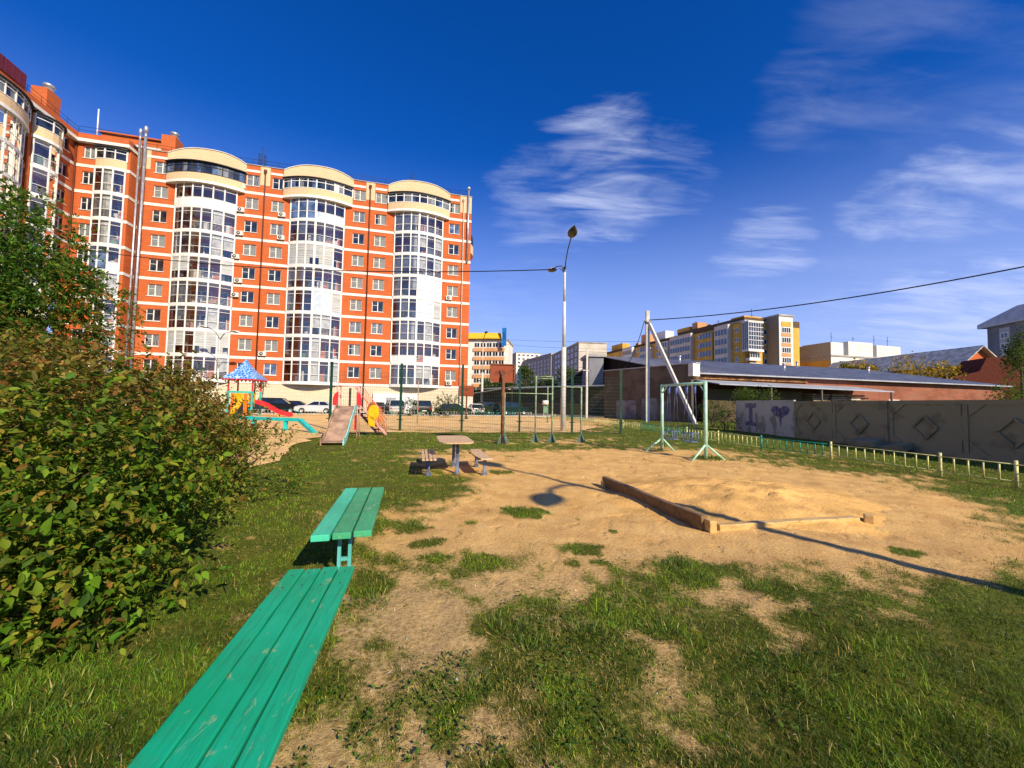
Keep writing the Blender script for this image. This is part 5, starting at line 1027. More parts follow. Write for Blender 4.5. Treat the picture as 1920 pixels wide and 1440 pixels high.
# long yellow block and its stair tower
ya, yb = V((46.5, 200, 0)), V((69.4, 118, 0)); dv = yb - ya; YL_ = dv.length
t = thing('apartment_building', 'long ochre apartment block with cream bays above the workshop roof', 'apartment building', yb, math.atan2(dv.y, dv.x) + math.pi)
# local x runs back along the shaded side, y to the camera's left is negative
def yu(px): tt_ = (px - 960) / 740; k = -dv.normalized(); return (yb.x - tt_ * yb.y) / (tt_ * k.y - k.x)
m = MB(); m.box(0, -22, 0, YL_, 0, 27); m.build('wall', OCHRE, t)
m = MB(); m.box(0, -22.2, 27.004, YL_ * .35, -.4, 29.0); m.build('attic', mat('dark_brown_attic', (.12, .07, .035), .8), t); m = MB(); m.box(YL_ * .36, -22, 27.004, YL_, -.6, 28.2); m.build('attic', mat('dark_brown_attic', (.12, .07, .035), .8), t)
CRE = mat('cream_bay_render', (.70, .62, .50), .85, .08, .3)
for (p0, p1, top, mt_) in ((1373, 1347, 27.5, CRE), (1343, 1318, 26, OCHRE), (1302, 1262, 27.5, CRE), (1258, 1240, 26.5, CRE), (1225, 1205, 25.5, CRE), (1190, 1172, 27.5, WREND)):
    u0, u1 = yu(p0), yu(p1); m = MB(); m.box(u0, .01, 0, u1, 1.4, top); by = m.build('bay', mt_, t)
    n = max(2, int((u1 - u0) / 2.6))
    for i in range(4, 9):
        m = MB(); m.box(u0 + .3, 1.4, i * 3 + .4, u1 - .3, 1.47, i * 3 + 2.1); m.build('glazing', mat('shade_glass', (.07, .08, .11), .1, .2, spec=.9), by)
        m = MB()
        for k in range(n * 2 + 1): x = u0 + .3 + (u1 - u0 - .7) * k / (n * 2); m.box(x, 1.472, i * 3 + .4, x + .12, 1.5, i * 3 + 2.1)
        m.build('window_frame', WHITE, by)
for px_ in (1383, 1311, 1250, 1232, 1196):
    for i in range(4, 9): u = yu(px_); add_wins(t, (u + .7, .06, i * 3 + .5), math.pi, 1.4, 1.5, 2)
e0, e1 = yb + V((0, 0, 0)), yb + U2 * 9.6
for k, (px0, px1, z0, z1) in enumerate(((1290, 1300, 27, 30.5), (1262, 1285, 27, 29.6), (1222, 1240, 27, 30.5), (1195, 1205, 27, 31.2), (1140, 1160, 27, 30))):
    u0, u1 = yu(px1), yu(px0); m = MB(); m.box(u0, -6, 28.2 if u0 > YL_ * .36 else 29.004, u1, -2, z1 + 1.2); m.build('roof_box', (PEACH, OCHRE, WREND)[k % 3], t)
r = random.Random(5)
for k in range(9): u = r.uniform(2, YL_ - 3); y_ = r.uniform(-12, -3); m = MB(); m.tube([(u, y_, 27.5), (u, y_, 31.0 + r.uniform(0, 2.2))], .07, 5); m.tube([(u - .9, y_, 30.8), (u + .9, y_, 30.8)], .05, 4); m.build('aerial', DARKMETAL, t)
for k in range(5): u = 6 + k * 15; m = MB(); m.box(u, -9, 27.5, u + 2.2, -7.4, 30.9 + .4 * (k % 2)); m.build('vent_stack', (PEACH, GREYC)[k % 2], t)
t, L = far_house('lit ochre end of the yellow block with a tall white glazed corner balcony', yb + V((.3, -.3, 0)), yb + U2 * 9.2, 10, 27.5, OCHRE, front=[(7.2, 3, 1, 1.3, 1.6, 1, 6, 3, 7)])
m = MB(); m.box(-1.2, -2.4, 18.2, 4.6, -.01, 18.8); m.box(-1.2, -2.4, 26.9, 4.6, -.01, 27.3); m.build('balcony_slab', WREND, t)
m = MB()
for z in (18.9, 21.6, 24.2): 
    for k in range(6): m.box(-1.1 + k * .92, -2.3, z, -1.0 + k * .92, -2.2, z + 2.5)
for k in range(4): m.box(-1.1, -2.25 + k * .7, 18.9, -1.0, -2.15 + k * .7, 26.8)
for z in (18.8, 20, 21.5, 22.8, 24.1, 25.4, 26.75): m.box(-1.12, -2.32, z, 4.55, -2.18, z + .14)
m.build('balcony_frame', WHITE, t); m = MB(); m.box(-1.0, -2.1, 18.85, 4.5, -.02, 26.8); m.build('balcony_glazing', mat('shade_glass', (.07, .08, .11)), t)
for i in range(2, 6): m = MB(); m.box(.2, -1.4, i * 3 + .6, 4.4, -.01, i * 3 + 1.4); m.build('balcony', WREND, t); add_wins(t, (.4, -1.35, i * 3 + 1.45), 0, 3.8, 1.5, 4)
m = MB(); m.box(2, 2, 28.0, 9, 7, 29.9); m.build('roof_box', OCHRE, t)
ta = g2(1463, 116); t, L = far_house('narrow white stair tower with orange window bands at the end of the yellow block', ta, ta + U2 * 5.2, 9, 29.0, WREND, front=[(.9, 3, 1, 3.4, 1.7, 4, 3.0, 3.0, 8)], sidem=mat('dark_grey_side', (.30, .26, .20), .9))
for i in range(8): m = MB(); m.box(.85, -.10, 1.9 + i * 3, 4.35, -.01, 2.9 + i * 3); m.build('orange_band', PEACH, t)
m = MB(); m.box(.85, -.10, 25.9, 4.35, -.01, 27.4); m.build('orange_band', OCHRE, t)
# white and ochre low block
wa = g2(1560, 120); t, L = far_house('white and ochre block with stepped white parapets and small balconies', wa, wa + U2 * 30, 24, 17.8, WREND, front=[(3.2, 3, 1, 2.6, 2.2, 3, 14.4, 3, 1), (9.5, 3.4, 2, 1.8, 1.6, 2, 14.6, 3, 1), (16.5, 3, 1, 2.8, 2.2, 3, 14.4, 3, 1), (22.0, 2.2, 1, 1.2, 1.8, 1, 14.4, 3, 1), (28, 3, 1, 1.2, 1.9, 1, 14.4, 3, 1), (3.2, 3, 1, 2.6, 2.2, 3, 11, 3, 1), (9.5, 3.4, 2, 1.8, 1.6, 2, 11, 3, 1), (16.5, 3, 1, 2.8, 2.2, 3, 11, 3, 1), (22.0, 6, 2, 1.2, 1.8, 1, 11, 3, 1)])
for x_ in (3, 12, 21, 27): m = MB(); m.tube([(x_, 2, 20), (x_, 2, 24.6 + x_ % 2)], .06, 5); m.tube([(x_ - .7, 2, 24.2), (x_ + .7, 2, 24.2)], .04, 4); m.build('aerial', DARKMETAL, t)
for a, b, z in ((0, 5.5, 22.2), (7.6, 17.8, 22.8), (19.5, 30, 22.2)): m = MB(); m.box(a, .3, 17.8, b, 9, z); m.build('parapet', WREND, t)
m = MB(); m.add([(-.06, -.1, 0), (-.06, 26, 0), (-.06, 26, 21.0), (-.06, 8, 22.0), (-.06, -.1, 22.2)], [(0, 1, 2, 3, 4)]); m.add([(-.09, .2, 0), (-.09, 26, 0), (-.09, 26, 16.6), (-.09, .2, 16.6)], [(0, 1, 2, 3)], 1); m.build('side_wall', [mat('cream_grey_side', (.42, .38, .30), .9), OCHRE], t)
m = MB(); m.box(9, -.2, 10, 15.2, -.02, 17.0); m.build('ochre_panel', OCHRE, t)
m = MB(); m.box(22.6, -1.8, 12.3, 27.6, -.01, 14.6); m.build('balcony', PEACH, t); m = MB(); m.box(22.4, -2.0, 17.0, 27.8, -.01, 17.4); m.build('balcony_roof', SHGREY, t); m = MB(); m.box(22.8, -1.6, 14.6, 27.4, -.02, 17.0); m.build('balcony_glazing', GLASS_DK, t)
# brick house with the grey roof, dark red house, grey high rise
ba = g2(1808, 79); bd_ = V((math.cos(.05), math.sin(.05), 0)); t = thing('brick_house', 'orange brick house with a pale grey pitched roof behind the autumn trees', 'house', ba, .05)
Wd, Dp, ez2, rz2 = 6.9, 34, 11.6, 14.6; m = MB(); m.add([(0, 0, 0), (Wd, 0, 0), (Wd, 0, ez2), (Wd / 2, 0, rz2), (0, 0, ez2), (0, Dp, 0), (0, Dp, ez2), (Wd, Dp, 0), (Wd, Dp, ez2)], [(0, 1, 2, 3, 4), (5, 0, 4, 6), (1, 7, 8, 2)]); m.build('wall', OLDBRICK if False else BRICK, t)
m = MB(); m.add([(-1.3, -1, ez2 - 1.0), (Wd / 2, -1, rz2 + .1), (Wd + 1.3, -1, ez2 - 1.0), (-1.3, Dp, ez2 - 1.0), (Wd / 2, Dp, rz2 + .1), (Wd + 1.3, Dp, ez2 - 1.0), (-1.3, -1, ez2 - .75), (Wd / 2, -1, rz2 + .35), (Wd + 1.3, -1, ez2 - .75), (-1.3, Dp, ez2 - .75), (Wd / 2, Dp, rz2 + .35), (Wd + 1.3, Dp, ez2 - .75)], [(6, 7, 10, 9), (7, 8, 11, 10), (0, 1, 7, 6), (1, 2, 8, 7), (3, 4, 1, 0), (4, 5, 2, 1), (3, 0, 6, 9)]); m.build('roof', mat('slate_roof', (.50, .49, .43), .8, .2, 1.2), t)
m = MB(); m.box(-.1, 2, 5, -.02, 20, ez2 - 1.2); m.build('side_wall', WREND, t)
t = thing('red_house', 'dark red house front beside the golden trees and the grey roofed house', 'house', g2(1822, 68), -.35); m = MB(); m.add([(0, 0, 0), (11, 0, 0), (11, 0, 11.4), (2.2, 0, 10.9), (1.2, 0, 8.6), (-3.2, 0, 7.0), (-3.2, 0, 0), (0, 6, 0), (11, 6, 0), (11, 6, 11.4), (2.2, 6, 10.9), (1.2, 6, 8.6), (-3.2, 6, 7.0), (-3.2, 6, 0)], [(0, 1, 2, 3, 4, 5, 6), (1, 8, 9, 2), (2, 9, 10, 3), (3, 10, 11, 4), (4, 11, 12, 5), (5, 12, 13, 6)]); m.build('wall', mat('dark_red_render', (.13, .028, .014), .9, .15), t)
m = MB(); m.box(11, -.3, 0, 11.6, 6, 11.9); m.build('pier', BRICK, t)
ga_, gb_ = g2(1857, 118), g2(1990, 100); dv = gb_ - ga_; t = thing('apartment_building', 'grey high rise with a blue grey peaked roof at the far end of the wall', 'apartment building', ga_, math.atan2(dv.y, dv.x)); L = dv.length
m = MB(); m.box(0, 0, 0, L, 16, 27); m.build('wall', mat('blue_grey_wall', (.17, .18, .21), .85, .1, .3), t)
m = MB(); m.add([(-1.6, -1.2, 26.8), (L, -1.2, 26.8), (-1.6, 17, 26.8), (9, -.2, 31.5), (L, -.2, 31.5), (9, 10, 31.5), (-1.6, -1.2, 28.0)], [(0, 1, 4, 3, 6), (2, 0, 6), (2, 6, 3, 5), (3, 4, 5)]); m.build('roof', ROOFM, t)
for i in range(3, 8):
    for j in range(3): add_wins(t, (4 + j * 7, -.05, i * 3.1 + 1.2), 0, 2.2, 1.7, 2)
for j in range(3): m = MB(); m.box(3.6 + j * 7, -.04, 4, 6.6 + j * 7, -.003, 26); m.build('pale_strip', mat('pale_strip', (.38, .40, .43), .8), t)
# ------------------------------------------------------------------ cars
TYRE = mat('tyre', (.015, .015, .016), .9); RIM = mat('rim', (.45, .46, .48), .35, .05, metal=.6); CGL = mat('car_glass', (.012, .016, .02), .05, .2, spec=1.0); HLM = mat('lamp_clear', (.7, .7, .68), .2); TLM = mat('lamp_red', (.5, .01, .01), .3)
def car(loc, rz, label, paint, kind='sedan', rough=.25, metal=.3):
    pm = mat('car_paint_' + paint[0].replace(' ', '_'), paint[1], rough, .03, 1, metal=metal, coat=.5)
    t = thing('parked_car', label, 'car', loc, rz, 'cars parked around the brick block')
    if kind == 'suv': Lc, Wc, low, cab = 4.6, 1.82, [(-2.3, .45), (-2.3, .98), (-2.2, 1.08), (1.0, 1.10), (2.1, .98), (2.3, .80), (2.3, .40), (2.0, .28), (-2.1, .28)], [(-2.2, 1.08), (-1.95, 1.70), (.35, 1.74), (1.15, 1.10)]
    elif kind == 'van': Lc, Wc, low, cab = 4.5, 1.75, [(-2.25, .4), (-2.25, 1.0), (-2.2, 1.08), (1.4, 1.08), (2.15, .92), (2.25, .7), (2.25, .35), (1.9, .24), (-2.1, .24)], [(-2.18, 1.08), (-1.9, 1.72), (.6, 1.76), (1.75, 1.04)]
    else: Lc, Wc, low, cab = 4.4, 1.72, [(-2.2, .4), (-2.2, .86), (-2.05, .94), (1.0, .95), (2.05, .80), (2.2, .62), (2.2, .32), (1.9, .22), (-2.0, .22)], [(-1.75, .94), (-1.15, 1.40), (.1, 1.43), (1.0, .95)]
    bm = MB(); w = Wc / 2; n = len(low); vs = []
    for y, k in ((-w, .0), (-w, 1), (w, 1), (w, 0)): vs += [(x * (1 if k else .985), y * (1. if k else 1.), z) for x, z in low]
    vs = [(x, -w + .05, z) for x, z in low] + [(x, -w, .55 + (z - .55) * .88) for x, z in low] + [(x, w, .55 + (z - .55) * .88) for x, z in low] + [(x, w - .05, z) for x, z in low]
    fs = [tuple(range(n)), tuple(reversed(range(3 * n, 4 * n)))] + [(a * n + i, a * n + (i + 1) % n, (a + 1) * n + (i + 1) % n, (a + 1) * n + i) for a in range(3) for i in range(n)]
    bm.add(vs, fs); (r0, z0), (r1, z1), (r2, z2), (r3, z3) = cab; wi = w - .2
    bm.box(r1 - .03, -wi - .03, z1 - .01, r2 + .04, wi + .03, z2 + .03)
    for s in (-1, 1):
        for (a, za), (b, zb) in (((r0, z0), (r1, z1)), ((r3, z3), (r2, z2)), (((r0 + r3) / 2 - .1, z0), ((r1 + r2) / 2, z2))): bm.beam((a, s * (w - .03), za), (b, s * (wi + .02), zb), .05, .08)
    bm.build('body', pm, t, bevel=.03)
    g = MB(); vs = [(r0, -w + .06, z0), (r1, -wi, z1), (r2, -wi, z2), (r3, -w + .06, z3)]; vs += [(x, -y, z) for x, y, z in vs]
    g.add(vs, [(0, 3, 2, 1), (4, 5, 6, 7), (0, 1, 5, 4), (2, 3, 7, 6)]); g.build('windows', CGL, t)
    for x in (-Lc * .30, Lc * .31):
        for s in (-1, 1):
            m = MB(); M_ = Matrix.Translation((x, s * (w - .12), .32)) @ Matrix.Rotation(s * math.pi / 2, 4, 'X'); M2 = Matrix.Translation((x, s * (w - .12), .32)) @ Matrix.Rotation(-s * math.pi / 2, 4, 'X')
            m.lathe([(0, -.1), (.32, -.1), (.33, -.05), (.33, .12), (.30, .15), (.2, .15)], n=18, M=M2); wo_ = m.build('wheel', TYRE, t); m = MB(); m.lathe([(.2, .152), (.19, .13), (.05, .14), (0, .16)], n=18, M=M2); m.build('rim', RIM, wo_)
    for s in (-1, 1):
        m = MB(); m.box(Lc / 2 - .06, s * (w - .28) - .16, .60, Lc / 2 + .015, s * (w - .28) + .16, .74); m.build('headlight', HLM, t); m = MB(); m.box(-Lc / 2 - .015, s * (w - .2) - .10, .68, -Lc / 2 + .05, s * (w - .2) + .10, .92); m.build('tail_light', TLM, t)
    m = MB(); m.box(-Lc / 2 - .018, -.26, .5, -Lc / 2 - .003, .26, .61); m.build('number_plate', WREND, t); m = MB(); m.box(Lc / 2 + .003, -.26, .38, Lc / 2 + .018, .26, .49); m.build('number_plate', WREND, t)
    return t
def cp3(px, D): p = P(px, 772, D); p.z = .02; return p
CB, CWH, CS, CD, CG = ('black', (.012, .012, .016)), ('white', (.78, .78, .76)), ('silver', (.48, .50, .51)), ('dark grey', (.03, .034, .04)), ('dark green', (.012, .035, .03))
car(cp3(523, 47.5), GA + .05, 'black car with a red tail light parked beside the red slide', CB, 'suv')
car(cp3(592, 48.2), GA + math.pi, 'white car with its long side to the plinth beside the black one', CWH, 'sedan'); car(cp3(558, 50.5), GA + .1, 'black car half hidden behind the white sedan', CB, 'sedan')
car(cp3(739, 47.8), GA + 1.75, 'silver minivan seen from behind by the mesh fence and the white porch', CS, 'van'); car(cp3(790, 48.6), GA + 1.7, 'dark car seen from behind next to the small bush', CD, 'suv'); car(cp3(708, 49.5), GA + 1.5, 'dark car almost hidden behind the sun shaped stair panel', CD, 'sedan')
car(cp3(850, 50), GA + .4, 'dark green car behind the bush at the corner of the brick block', CG, 'sedan'); car(cp3(891, 55), GA + 1.6, 'white car seen from behind at the foot of the single armed lamp', CWH, 'sedan')
car(cp3(922, 58), GA + .5, 'dark car under the pale carport roof', CD, 'suv'); car(cp3(960, 57), GA + .2, 'dark pickup shaped car with pale lights in the shade of the garages', CG, 'suv'); car(cp3(470, 46), GA + .1, 'dark car behind the play tower', CD, 'sedan')
# ------------------------------------------------------------------ vegetation
LEAFM = attr_mat('leaf', .60, .38, .22); GRASSM = attr_mat('grass_blade', .55, .22, .25); BARK = mat('bark', (.09, .065, .045), .9, .3, 8)
OV = np.array([(0, 0, 0), (-.17, .13, .05), (-.26, .36, .07), (-.20, .64, .05), (-.09, .84, .0), (0, 1, -.09), (.09, .84, .0), (.20, .64, .05), (.26, .36, .07), (.17, .13, .05), (0, .36, .0), (0, .64, -.02)], float)
OVF = [(0, 10, 2, 1), (2, 10, 11, 3), (3, 11, 5, 4), (0, 9, 8, 10), (10, 8, 7, 11), (11, 7, 6, 5)]
NA = np.array([(0, 0, 0), (-.14, .45, .03), (0, 1, -.04), (.14, .45, .03)], float); NAF = [(0, 3, 2, 1)]
LO = np.array([(0, 0, 0), (-.42, .18, .05), (-.30, .42, .02), (-.52, .62, .08), (-.2, .66, .02), (0, 1, -.08), (.2, .66, .02), (.52, .62, .08), (.30, .42, .02), (.42, .18, .05), (0, .45, -.03)], float)
LOF = [(0, 10, 1), (1, 10, 2), (2, 10, 3), (3, 10, 4), (4, 10, 5), (5, 10, 6), (6, 10, 7), (7, 10, 8), (8, 10, 9), (9, 10, 0)]
def leaves_mesh(name, pos, dirs, size, tint, shape=OV, faces=OVF, mats_=None, flat=.6, wid=1.0):
    n = len(pos); d = dirs / np.linalg.norm(dirs, axis=1, keepdims=True); up = rng.normal(size=(n, 3)) * (1 - flat) + np.array([0, 0, 1.]) * flat
    x = np.cross(d, up); x /= np.linalg.norm(x, axis=1, keepdims=True) + 1e-9; z = np.cross(x, d)
    S = shape[None, :, :] * np.ones((n, 1, 1)); S = S * size[:, None, None]; S[:, :, 0] *= wid
    co = pos[:, None, :] + S[:, :, 0:1] * x[:, None, :] + S[:, :, 1:2] * d[:, None, :] + S[:, :, 2:3] * z[:, None, :]
    k = len(shape); fc = np.array([len(f) for f in faces]); fi = np.concatenate([np.array(f) for f in faces])
    idx = (fi[None, :] + (np.arange(n) * k)[:, None]).ravel(); return np_mesh(name, co.reshape(-1, 3), np.tile(fc, n), idx, mats_ or LEAFM, np.repeat(tint, k, axis=0))
def pick(cols, w, n, jit=.22):
    c = np.array(cols); i = rng.choice(len(c), n, p=np.array(w) / sum(w)); return np.clip(c[i] * (1 + rng.normal(size=(n, 1)) * jit) * (1 + rng.normal(size=(n, 3)) * .08), .003, 1)
def twig_leaves(starts, dirs, lens, per, lsize, droop=.2):
    P_, D_, S_ = [], [], []
    n = len(starts); dirs = dirs / np.linalg.norm(dirs, axis=1, keepdims=True)
    for k in range(per):
        t = (k // 2 + .6) / (per / 2); p = starts + dirs * (lens * t)[:, None] - np.array([0, 0, 1]) * (droop * lens * t * t)[:, None]
        side = np.cross(dirs, rng.normal(size=(n, 3))); side /= np.linalg.norm(side, axis=1, keepdims=True) + 1e-9
        dd = dirs * .55 + side * (1 if k % 2 else -1) * .8 + np.array([0, 0, -.12]) + rng.normal(size=(n, 3)) * .15
        P_.append(p); D_.append(dd); S_.append(lsize * (.4 + 1.0 * rng.random(n)))
    return np.concatenate(P_), np.concatenate(D_), np.concatenate(S_)
SUNV = np.array(SUN_DIR)
def shell(center, rad, n, lo=.70, hi=1.04, seed=0, bias=True):
    out = []; c = np.array(center); r = np.array(rad)
    v = rng.normal(size=(n * 4, 3)); v /= np.linalg.norm(v, axis=1, keepdims=True); v = v[v[:, 2] > -.75]
    if bias: tc_ = -c / np.linalg.norm(c); keep = rng.random(len(v)) < np.clip(.35 + .5 * (v @ tc_) + .45 * v[:, 2], .12, 1); v = v[keep]
    v = v[:n]; lump = .86 + .34 * (fbm(v[:, 0] * 2 + seed, v[:, 1] * 2 + v[:, 2] * 3.1, 1.3, 3, seed)); k = (lo + (hi - lo) * rng.random(len(v)) ** .6) * lump
    return c + v * r * k[:, None], v
def shrub(name, label, cat, blobs, ntw, lsize, cols, base, topcols=None, seed=0, twl=(.22, .42), per=14, group=None, stems=26, shoots=60, shape=OV, faces=OVF, wid=1.):
    t = thing(name, label, cat, base, 0, group); bs = np.array(base)
    A, B_, C_ = [], [], []; tot = sum(b[2] for b in blobs)
    for (c, r, w) in blobs:
        p, v = shell(c, r, int(ntw * w / tot), .42, 1.06, seed=seed); gap = .6 * fbm(p[:, 0] + p[:, 2] * .7, p[:, 1] - p[:, 2] * .9, 2.6, 3, seed + 17) + .4 * fbm(p[:, 0] - p[:, 1], p[:, 2] + p[:, 1] * .4, 3.1, 2, seed + 23); kp = gap > .475; p, v = p[kp], v[kp]; dd = v * .8 + rng.normal(size=v.shape) * .55 + np.array([0, 0, .35]); ln = rng.uniform(*twl, len(p))
        a, b, s = twig_leaves(p, dd, ln, per, lsize); A.append(a); B_.append(b); C_.append(s)
        p, v = shell(c, r, int(shoots * w / tot), .95, 1.05, seed=seed); dd = v + rng.normal(size=v.shape) * .3 + np.array([0, 0, .7]); a, b, s = twig_leaves(p, dd, rng.uniform(.3, .65, len(p)), 12, lsize * 1.05); A.append(a); B_.append(b); C_.append(s)
    A = np.concatenate(A); B_ = np.concatenate(B_); C_ = np.concatenate(C_); ok = A[:, 2] > .03; A, B_, C_ = A[ok], B_[ok], C_[ok]
    tint = pick(*cols, len(A))
    if topcols is not None:
        cl = fbm(A[:, 0] * 1 + seed, A[:, 1] + A[:, 2], 1.6, 3, seed + 3); top = np.clip((A[:, 2] - topcols[2]) / topcols[3] + (cl - .5) * 2.2, 0, 1); sel = rng.random(len(A)) < top; tint[sel] = pick(topcols[0], topcols[1], int(sel.sum()))
    me = leaves_mesh('foliage', A - bs, B_, C_, tint, shape, faces, wid=wid, flat=.72); place(me, 'foliage', t)
    m = MB(); r_ = random.Random(seed)
    for i in range(stems):
        c, r, w = r_.choice(blobs); tip = V(c) + V((r_.uniform(-.8, .8) * r[0], r_.uniform(-.8, .8) * r[1], r_.uniform(.1, .85) * r[2])) - V(base); s0_ = V((r_.uniform(-.3, .3) + (c[0] - base[0]) * .7, r_.uniform(-.3, .3) + (c[1] - base[1]) * .7, -.05)); mid = s0_.lerp(tip, .5) + V((r_.uniform(-.15, .15), r_.uniform(-.15, .15), .15))
        m.tube([s0_, mid, tip], [.02, .014, .005], 5)
        for j in range(4): a = s0_.lerp(tip, r_.uniform(.4, .95)); m.tube([a, a + V((r_.uniform(-.35, .35), r_.uniform(-.35, .35), r_.uniform(-.05, .35)))], [.008, .003], 4)
    m.build('stems', BARK, t); return t
GRN = [(.042, .10, .008), (.09, .17, .012), (.16, .24, .016), (.22, .23, .022), (.27, .20, .03), (.19, .095, .02)]
BRN = [(.17, .17, .025), (.22, .16, .03), (.25, .115, .025), (.15, .055, .018), (.09, .11, .015), (.36, .27, .06)]
DOG = 'dogwood shrubs in the row beside the benches'
def row_shrub(lab, blobs, base, n, seed, gw=(2, 4, 3.5, 2.5, 1, .4), tz=(1.1, .9), ls=.062): return shrub('shrub', lab, 'shrub', blobs, n, ls, (GRN, gw), base, (BRN, (3, 3, 2, 1.2, 2, 1.2), *tz), seed, group=DOG)
row_shrub('big leafy shrub nearest the camera with green and brownish leaves reaching down to the grass', [((-3.85, 2.95, .85), (1.2, 1.0, .98), 3), ((-3.35, 2.65, .45), (.65, .5, .5), 1.0), ((-4.8, 2.5, .95), (1.2, .9, .95), 1.5)], (-3.9, 3.0, 0), 3300, 1, tz=(1.15, .8), ls=.062)
row_shrub('broad olive and brown shrub second in the row, its twigs rising before the brick block', [((-4.8, 4.5, .95), (1.3, 1.15, 1.08), 3), ((-4.3, 4.0, .6), (.8, .7, .65), 1.0), ((-6.0, 4.4, 1.15), (1.1, 1.0, 1.1), 1.2)], (-4.9, 4.5, 0), 3000, 2, tz=(.8, .9), ls=.055)
row_shrub('brownish shrub third in the row with drooping twigs over the bright grass', [((-5.75, 6.2, .95), (1.15, 1.1, 1.05), 3), ((-7.1, 6.3, 1.1), (1.2, 1.1, 1.1), 1.5), ((-4.65, 6.8, .5), (1.0, .8, .62), 1.5)], (-6.0, 6.2, 0), 3100, 3, tz=(.55, .8), ls=.052)
row_shrub('low scraggly shrub at the far end of the row beside the turquoise beam', [((-6.75, 8.3, .55), (.95, .9, .6), 1.6), ((-8.3, 8.8, 1.0), (1.2, 1.0, 1.0), 2)], (-7.2, 8.5, 0), 1300, 4, tz=(.4, .7), ls=.052)
row_shrub('tall shrub under the rowan tree at the edge of the view', [((-7.0, 5.0, 1.2), (1.1, 1.1, 1.25), 2), ((-8.6, 6.2, 1.2), (1.2, 1.1, 1.25), 2)], (-7.4, 5.4, 0), 1700, 5, tz=(1.0, .9), ls=.06)
# bright lobed leaves low in front of the shrubs
shrub('vine', 'bright green broad vine leaves creeping out under the nearest shrub', 'vine', [((-2.95, 2.95, .42), (.5, .45, .36), 1), ((-3.6, 2.15, .36), (.6, .4, .33), 1)], 70, .085, ([(.10, .22, .012), (.15, .27, .018), (.06, .15, .012)], (3, 3, 1)), (-3.2, 2.6, 0), seed=7, twl=(.25, .45), per=8, stems=3, shoots=4)
# rowan
def tree(label, base, h, rad, trunk_r, n, lsize, cols, kind='tree', name='tree', cz=None, group=None, seed=0, shape=OV, faces=OVF, parts=6, conic=False):
    t = thing(name, label, 'tree', (base[0], base[1], 0), 0, group); cz = cz or h - rad[2]; r_ = random.Random(seed); bs = np.array([base[0], base[1], 0.])
    m = MB(); m.tube([(0, 0, -.1), (.05, .03, cz * .5), (.1, 0, cz), (.12, .05, cz + rad[2] * .5)], [trunk_r, trunk_r * .8, trunk_r * .5, trunk_r * .15], 8)
    A, B_ = [], []
    for i in range(parts):
        a = r_.uniform(0, 6.28); e = r_.uniform(-.6, .8); k = r_.uniform(.35, .62); kk = (1 - .5 * (e + .6) / 1.4) if conic else 1
        c = np.array([math.cos(a) * rad[0] * k * kk, math.sin(a) * rad[1] * k * kk, cz + e * rad[2] * .62]); m.tube([(.08, 0, cz * (.6 + .3 * r_.random())), tuple(c)], [trunk_r * .35, trunk_r * .08], 5)
        p, v = shell(bs + c, np.array(rad) * r_.uniform(.42, .62) * (kk if conic else 1), n // parts, .25, 1.1, seed + i, bias=False); A.append(p); B_.append(v)
    A = np.concatenate(A); B_ = np.concatenate(B_); m.build('trunk', BARK, t)
    B_ = B_ * .6 + rng.normal(size=B_.shape) * .7 + np.array([0, 0, -.15]); me = leaves_mesh('crown', A - bs, B_, lsize * (.6 + .8 * rng.random(len(A))), pick(*cols, len(A)), shape, faces, flat=.35); place(me, 'crown', t); return t
rt = thing('rowan_tree', 'rowan tree with feathery leaves turning orange at the tips on its sunny side', 'tree', (-8.9, 6.6, 0)); m = MB(); m.tube([(0, 0, -.1), (.1, .1, 1.6), (.2, .1, 3.0), (.1, .1, 4.6)], [.11, .09, .06, .02], 8)
A, B_, C_, TT = [], [], [], []; r_ = random.Random(3)
for i, (c, rr) in enumerate([((-9.0, 6.7, 4.2), 1.25), ((-8.3, 6.2, 3.7), 1.0), ((-8.0, 6.8, 3.1), .95), ((-9.4, 6.0, 3.6), 1.2), ((-9.0, 6.5, 2.6), 1.3), ((-7.7, 6.3, 2.6), .75), ((-10.2, 6.6, 4.3), 1.2), ((-9.8, 5.9, 2.6), 1.1), ((-8.6, 6.0, 4.4), .8), ((-7.75, 6.4, 3.45), .6)]):
    p, v = shell(c, (rr, rr, rr * .85), 520 if rr > 1 else 400, .45, 1.08, i * 3, bias=False); dd = v * .9 + rng.normal(size=v.shape) * .4 + np.array([0, 0, .05]); a, b, s = twig_leaves(p, dd, np.full(len(p), .17), 12, .075, .6); A.append(a); B_.append(b); C_.append(s)
    orange = np.clip((a[:, 0] + 7.2) * 1.8 + (fbm(a[:, 0], a[:, 2] + a[:, 1], 1.6, 2, 9) - .5) * 2.6, 0, .8); tn = pick([(.04, .12, .010), (.08, .18, .015), (.15, .20, .02), (.02, .06, .01)], (4, 3, 2, 1.5), len(a)); sel = rng.random(len(a)) < orange; tn[sel] = pick([(.50, .09, .012), (.55, .16, .02), (.30, .16, .03), (.16, .15, .025)], (2, 2, 2, 3), int(sel.sum())); TT.append(tn)
    m.tube([(.15, .1, 1.5 + .2 * i % 2), (c[0] + 8.9, c[1] - 6.6, c[2])], [.035, .008], 5)
m.build('trunk', BARK, rt); A = np.concatenate(A); place(leaves_mesh('crown', A - np.array([-8.9, 6.6, 0]), np.concatenate(B_), np.concatenate(C_), np.concatenate(TT), NA, NAF, flat=.5, wid=1.3), 'crown', rt)
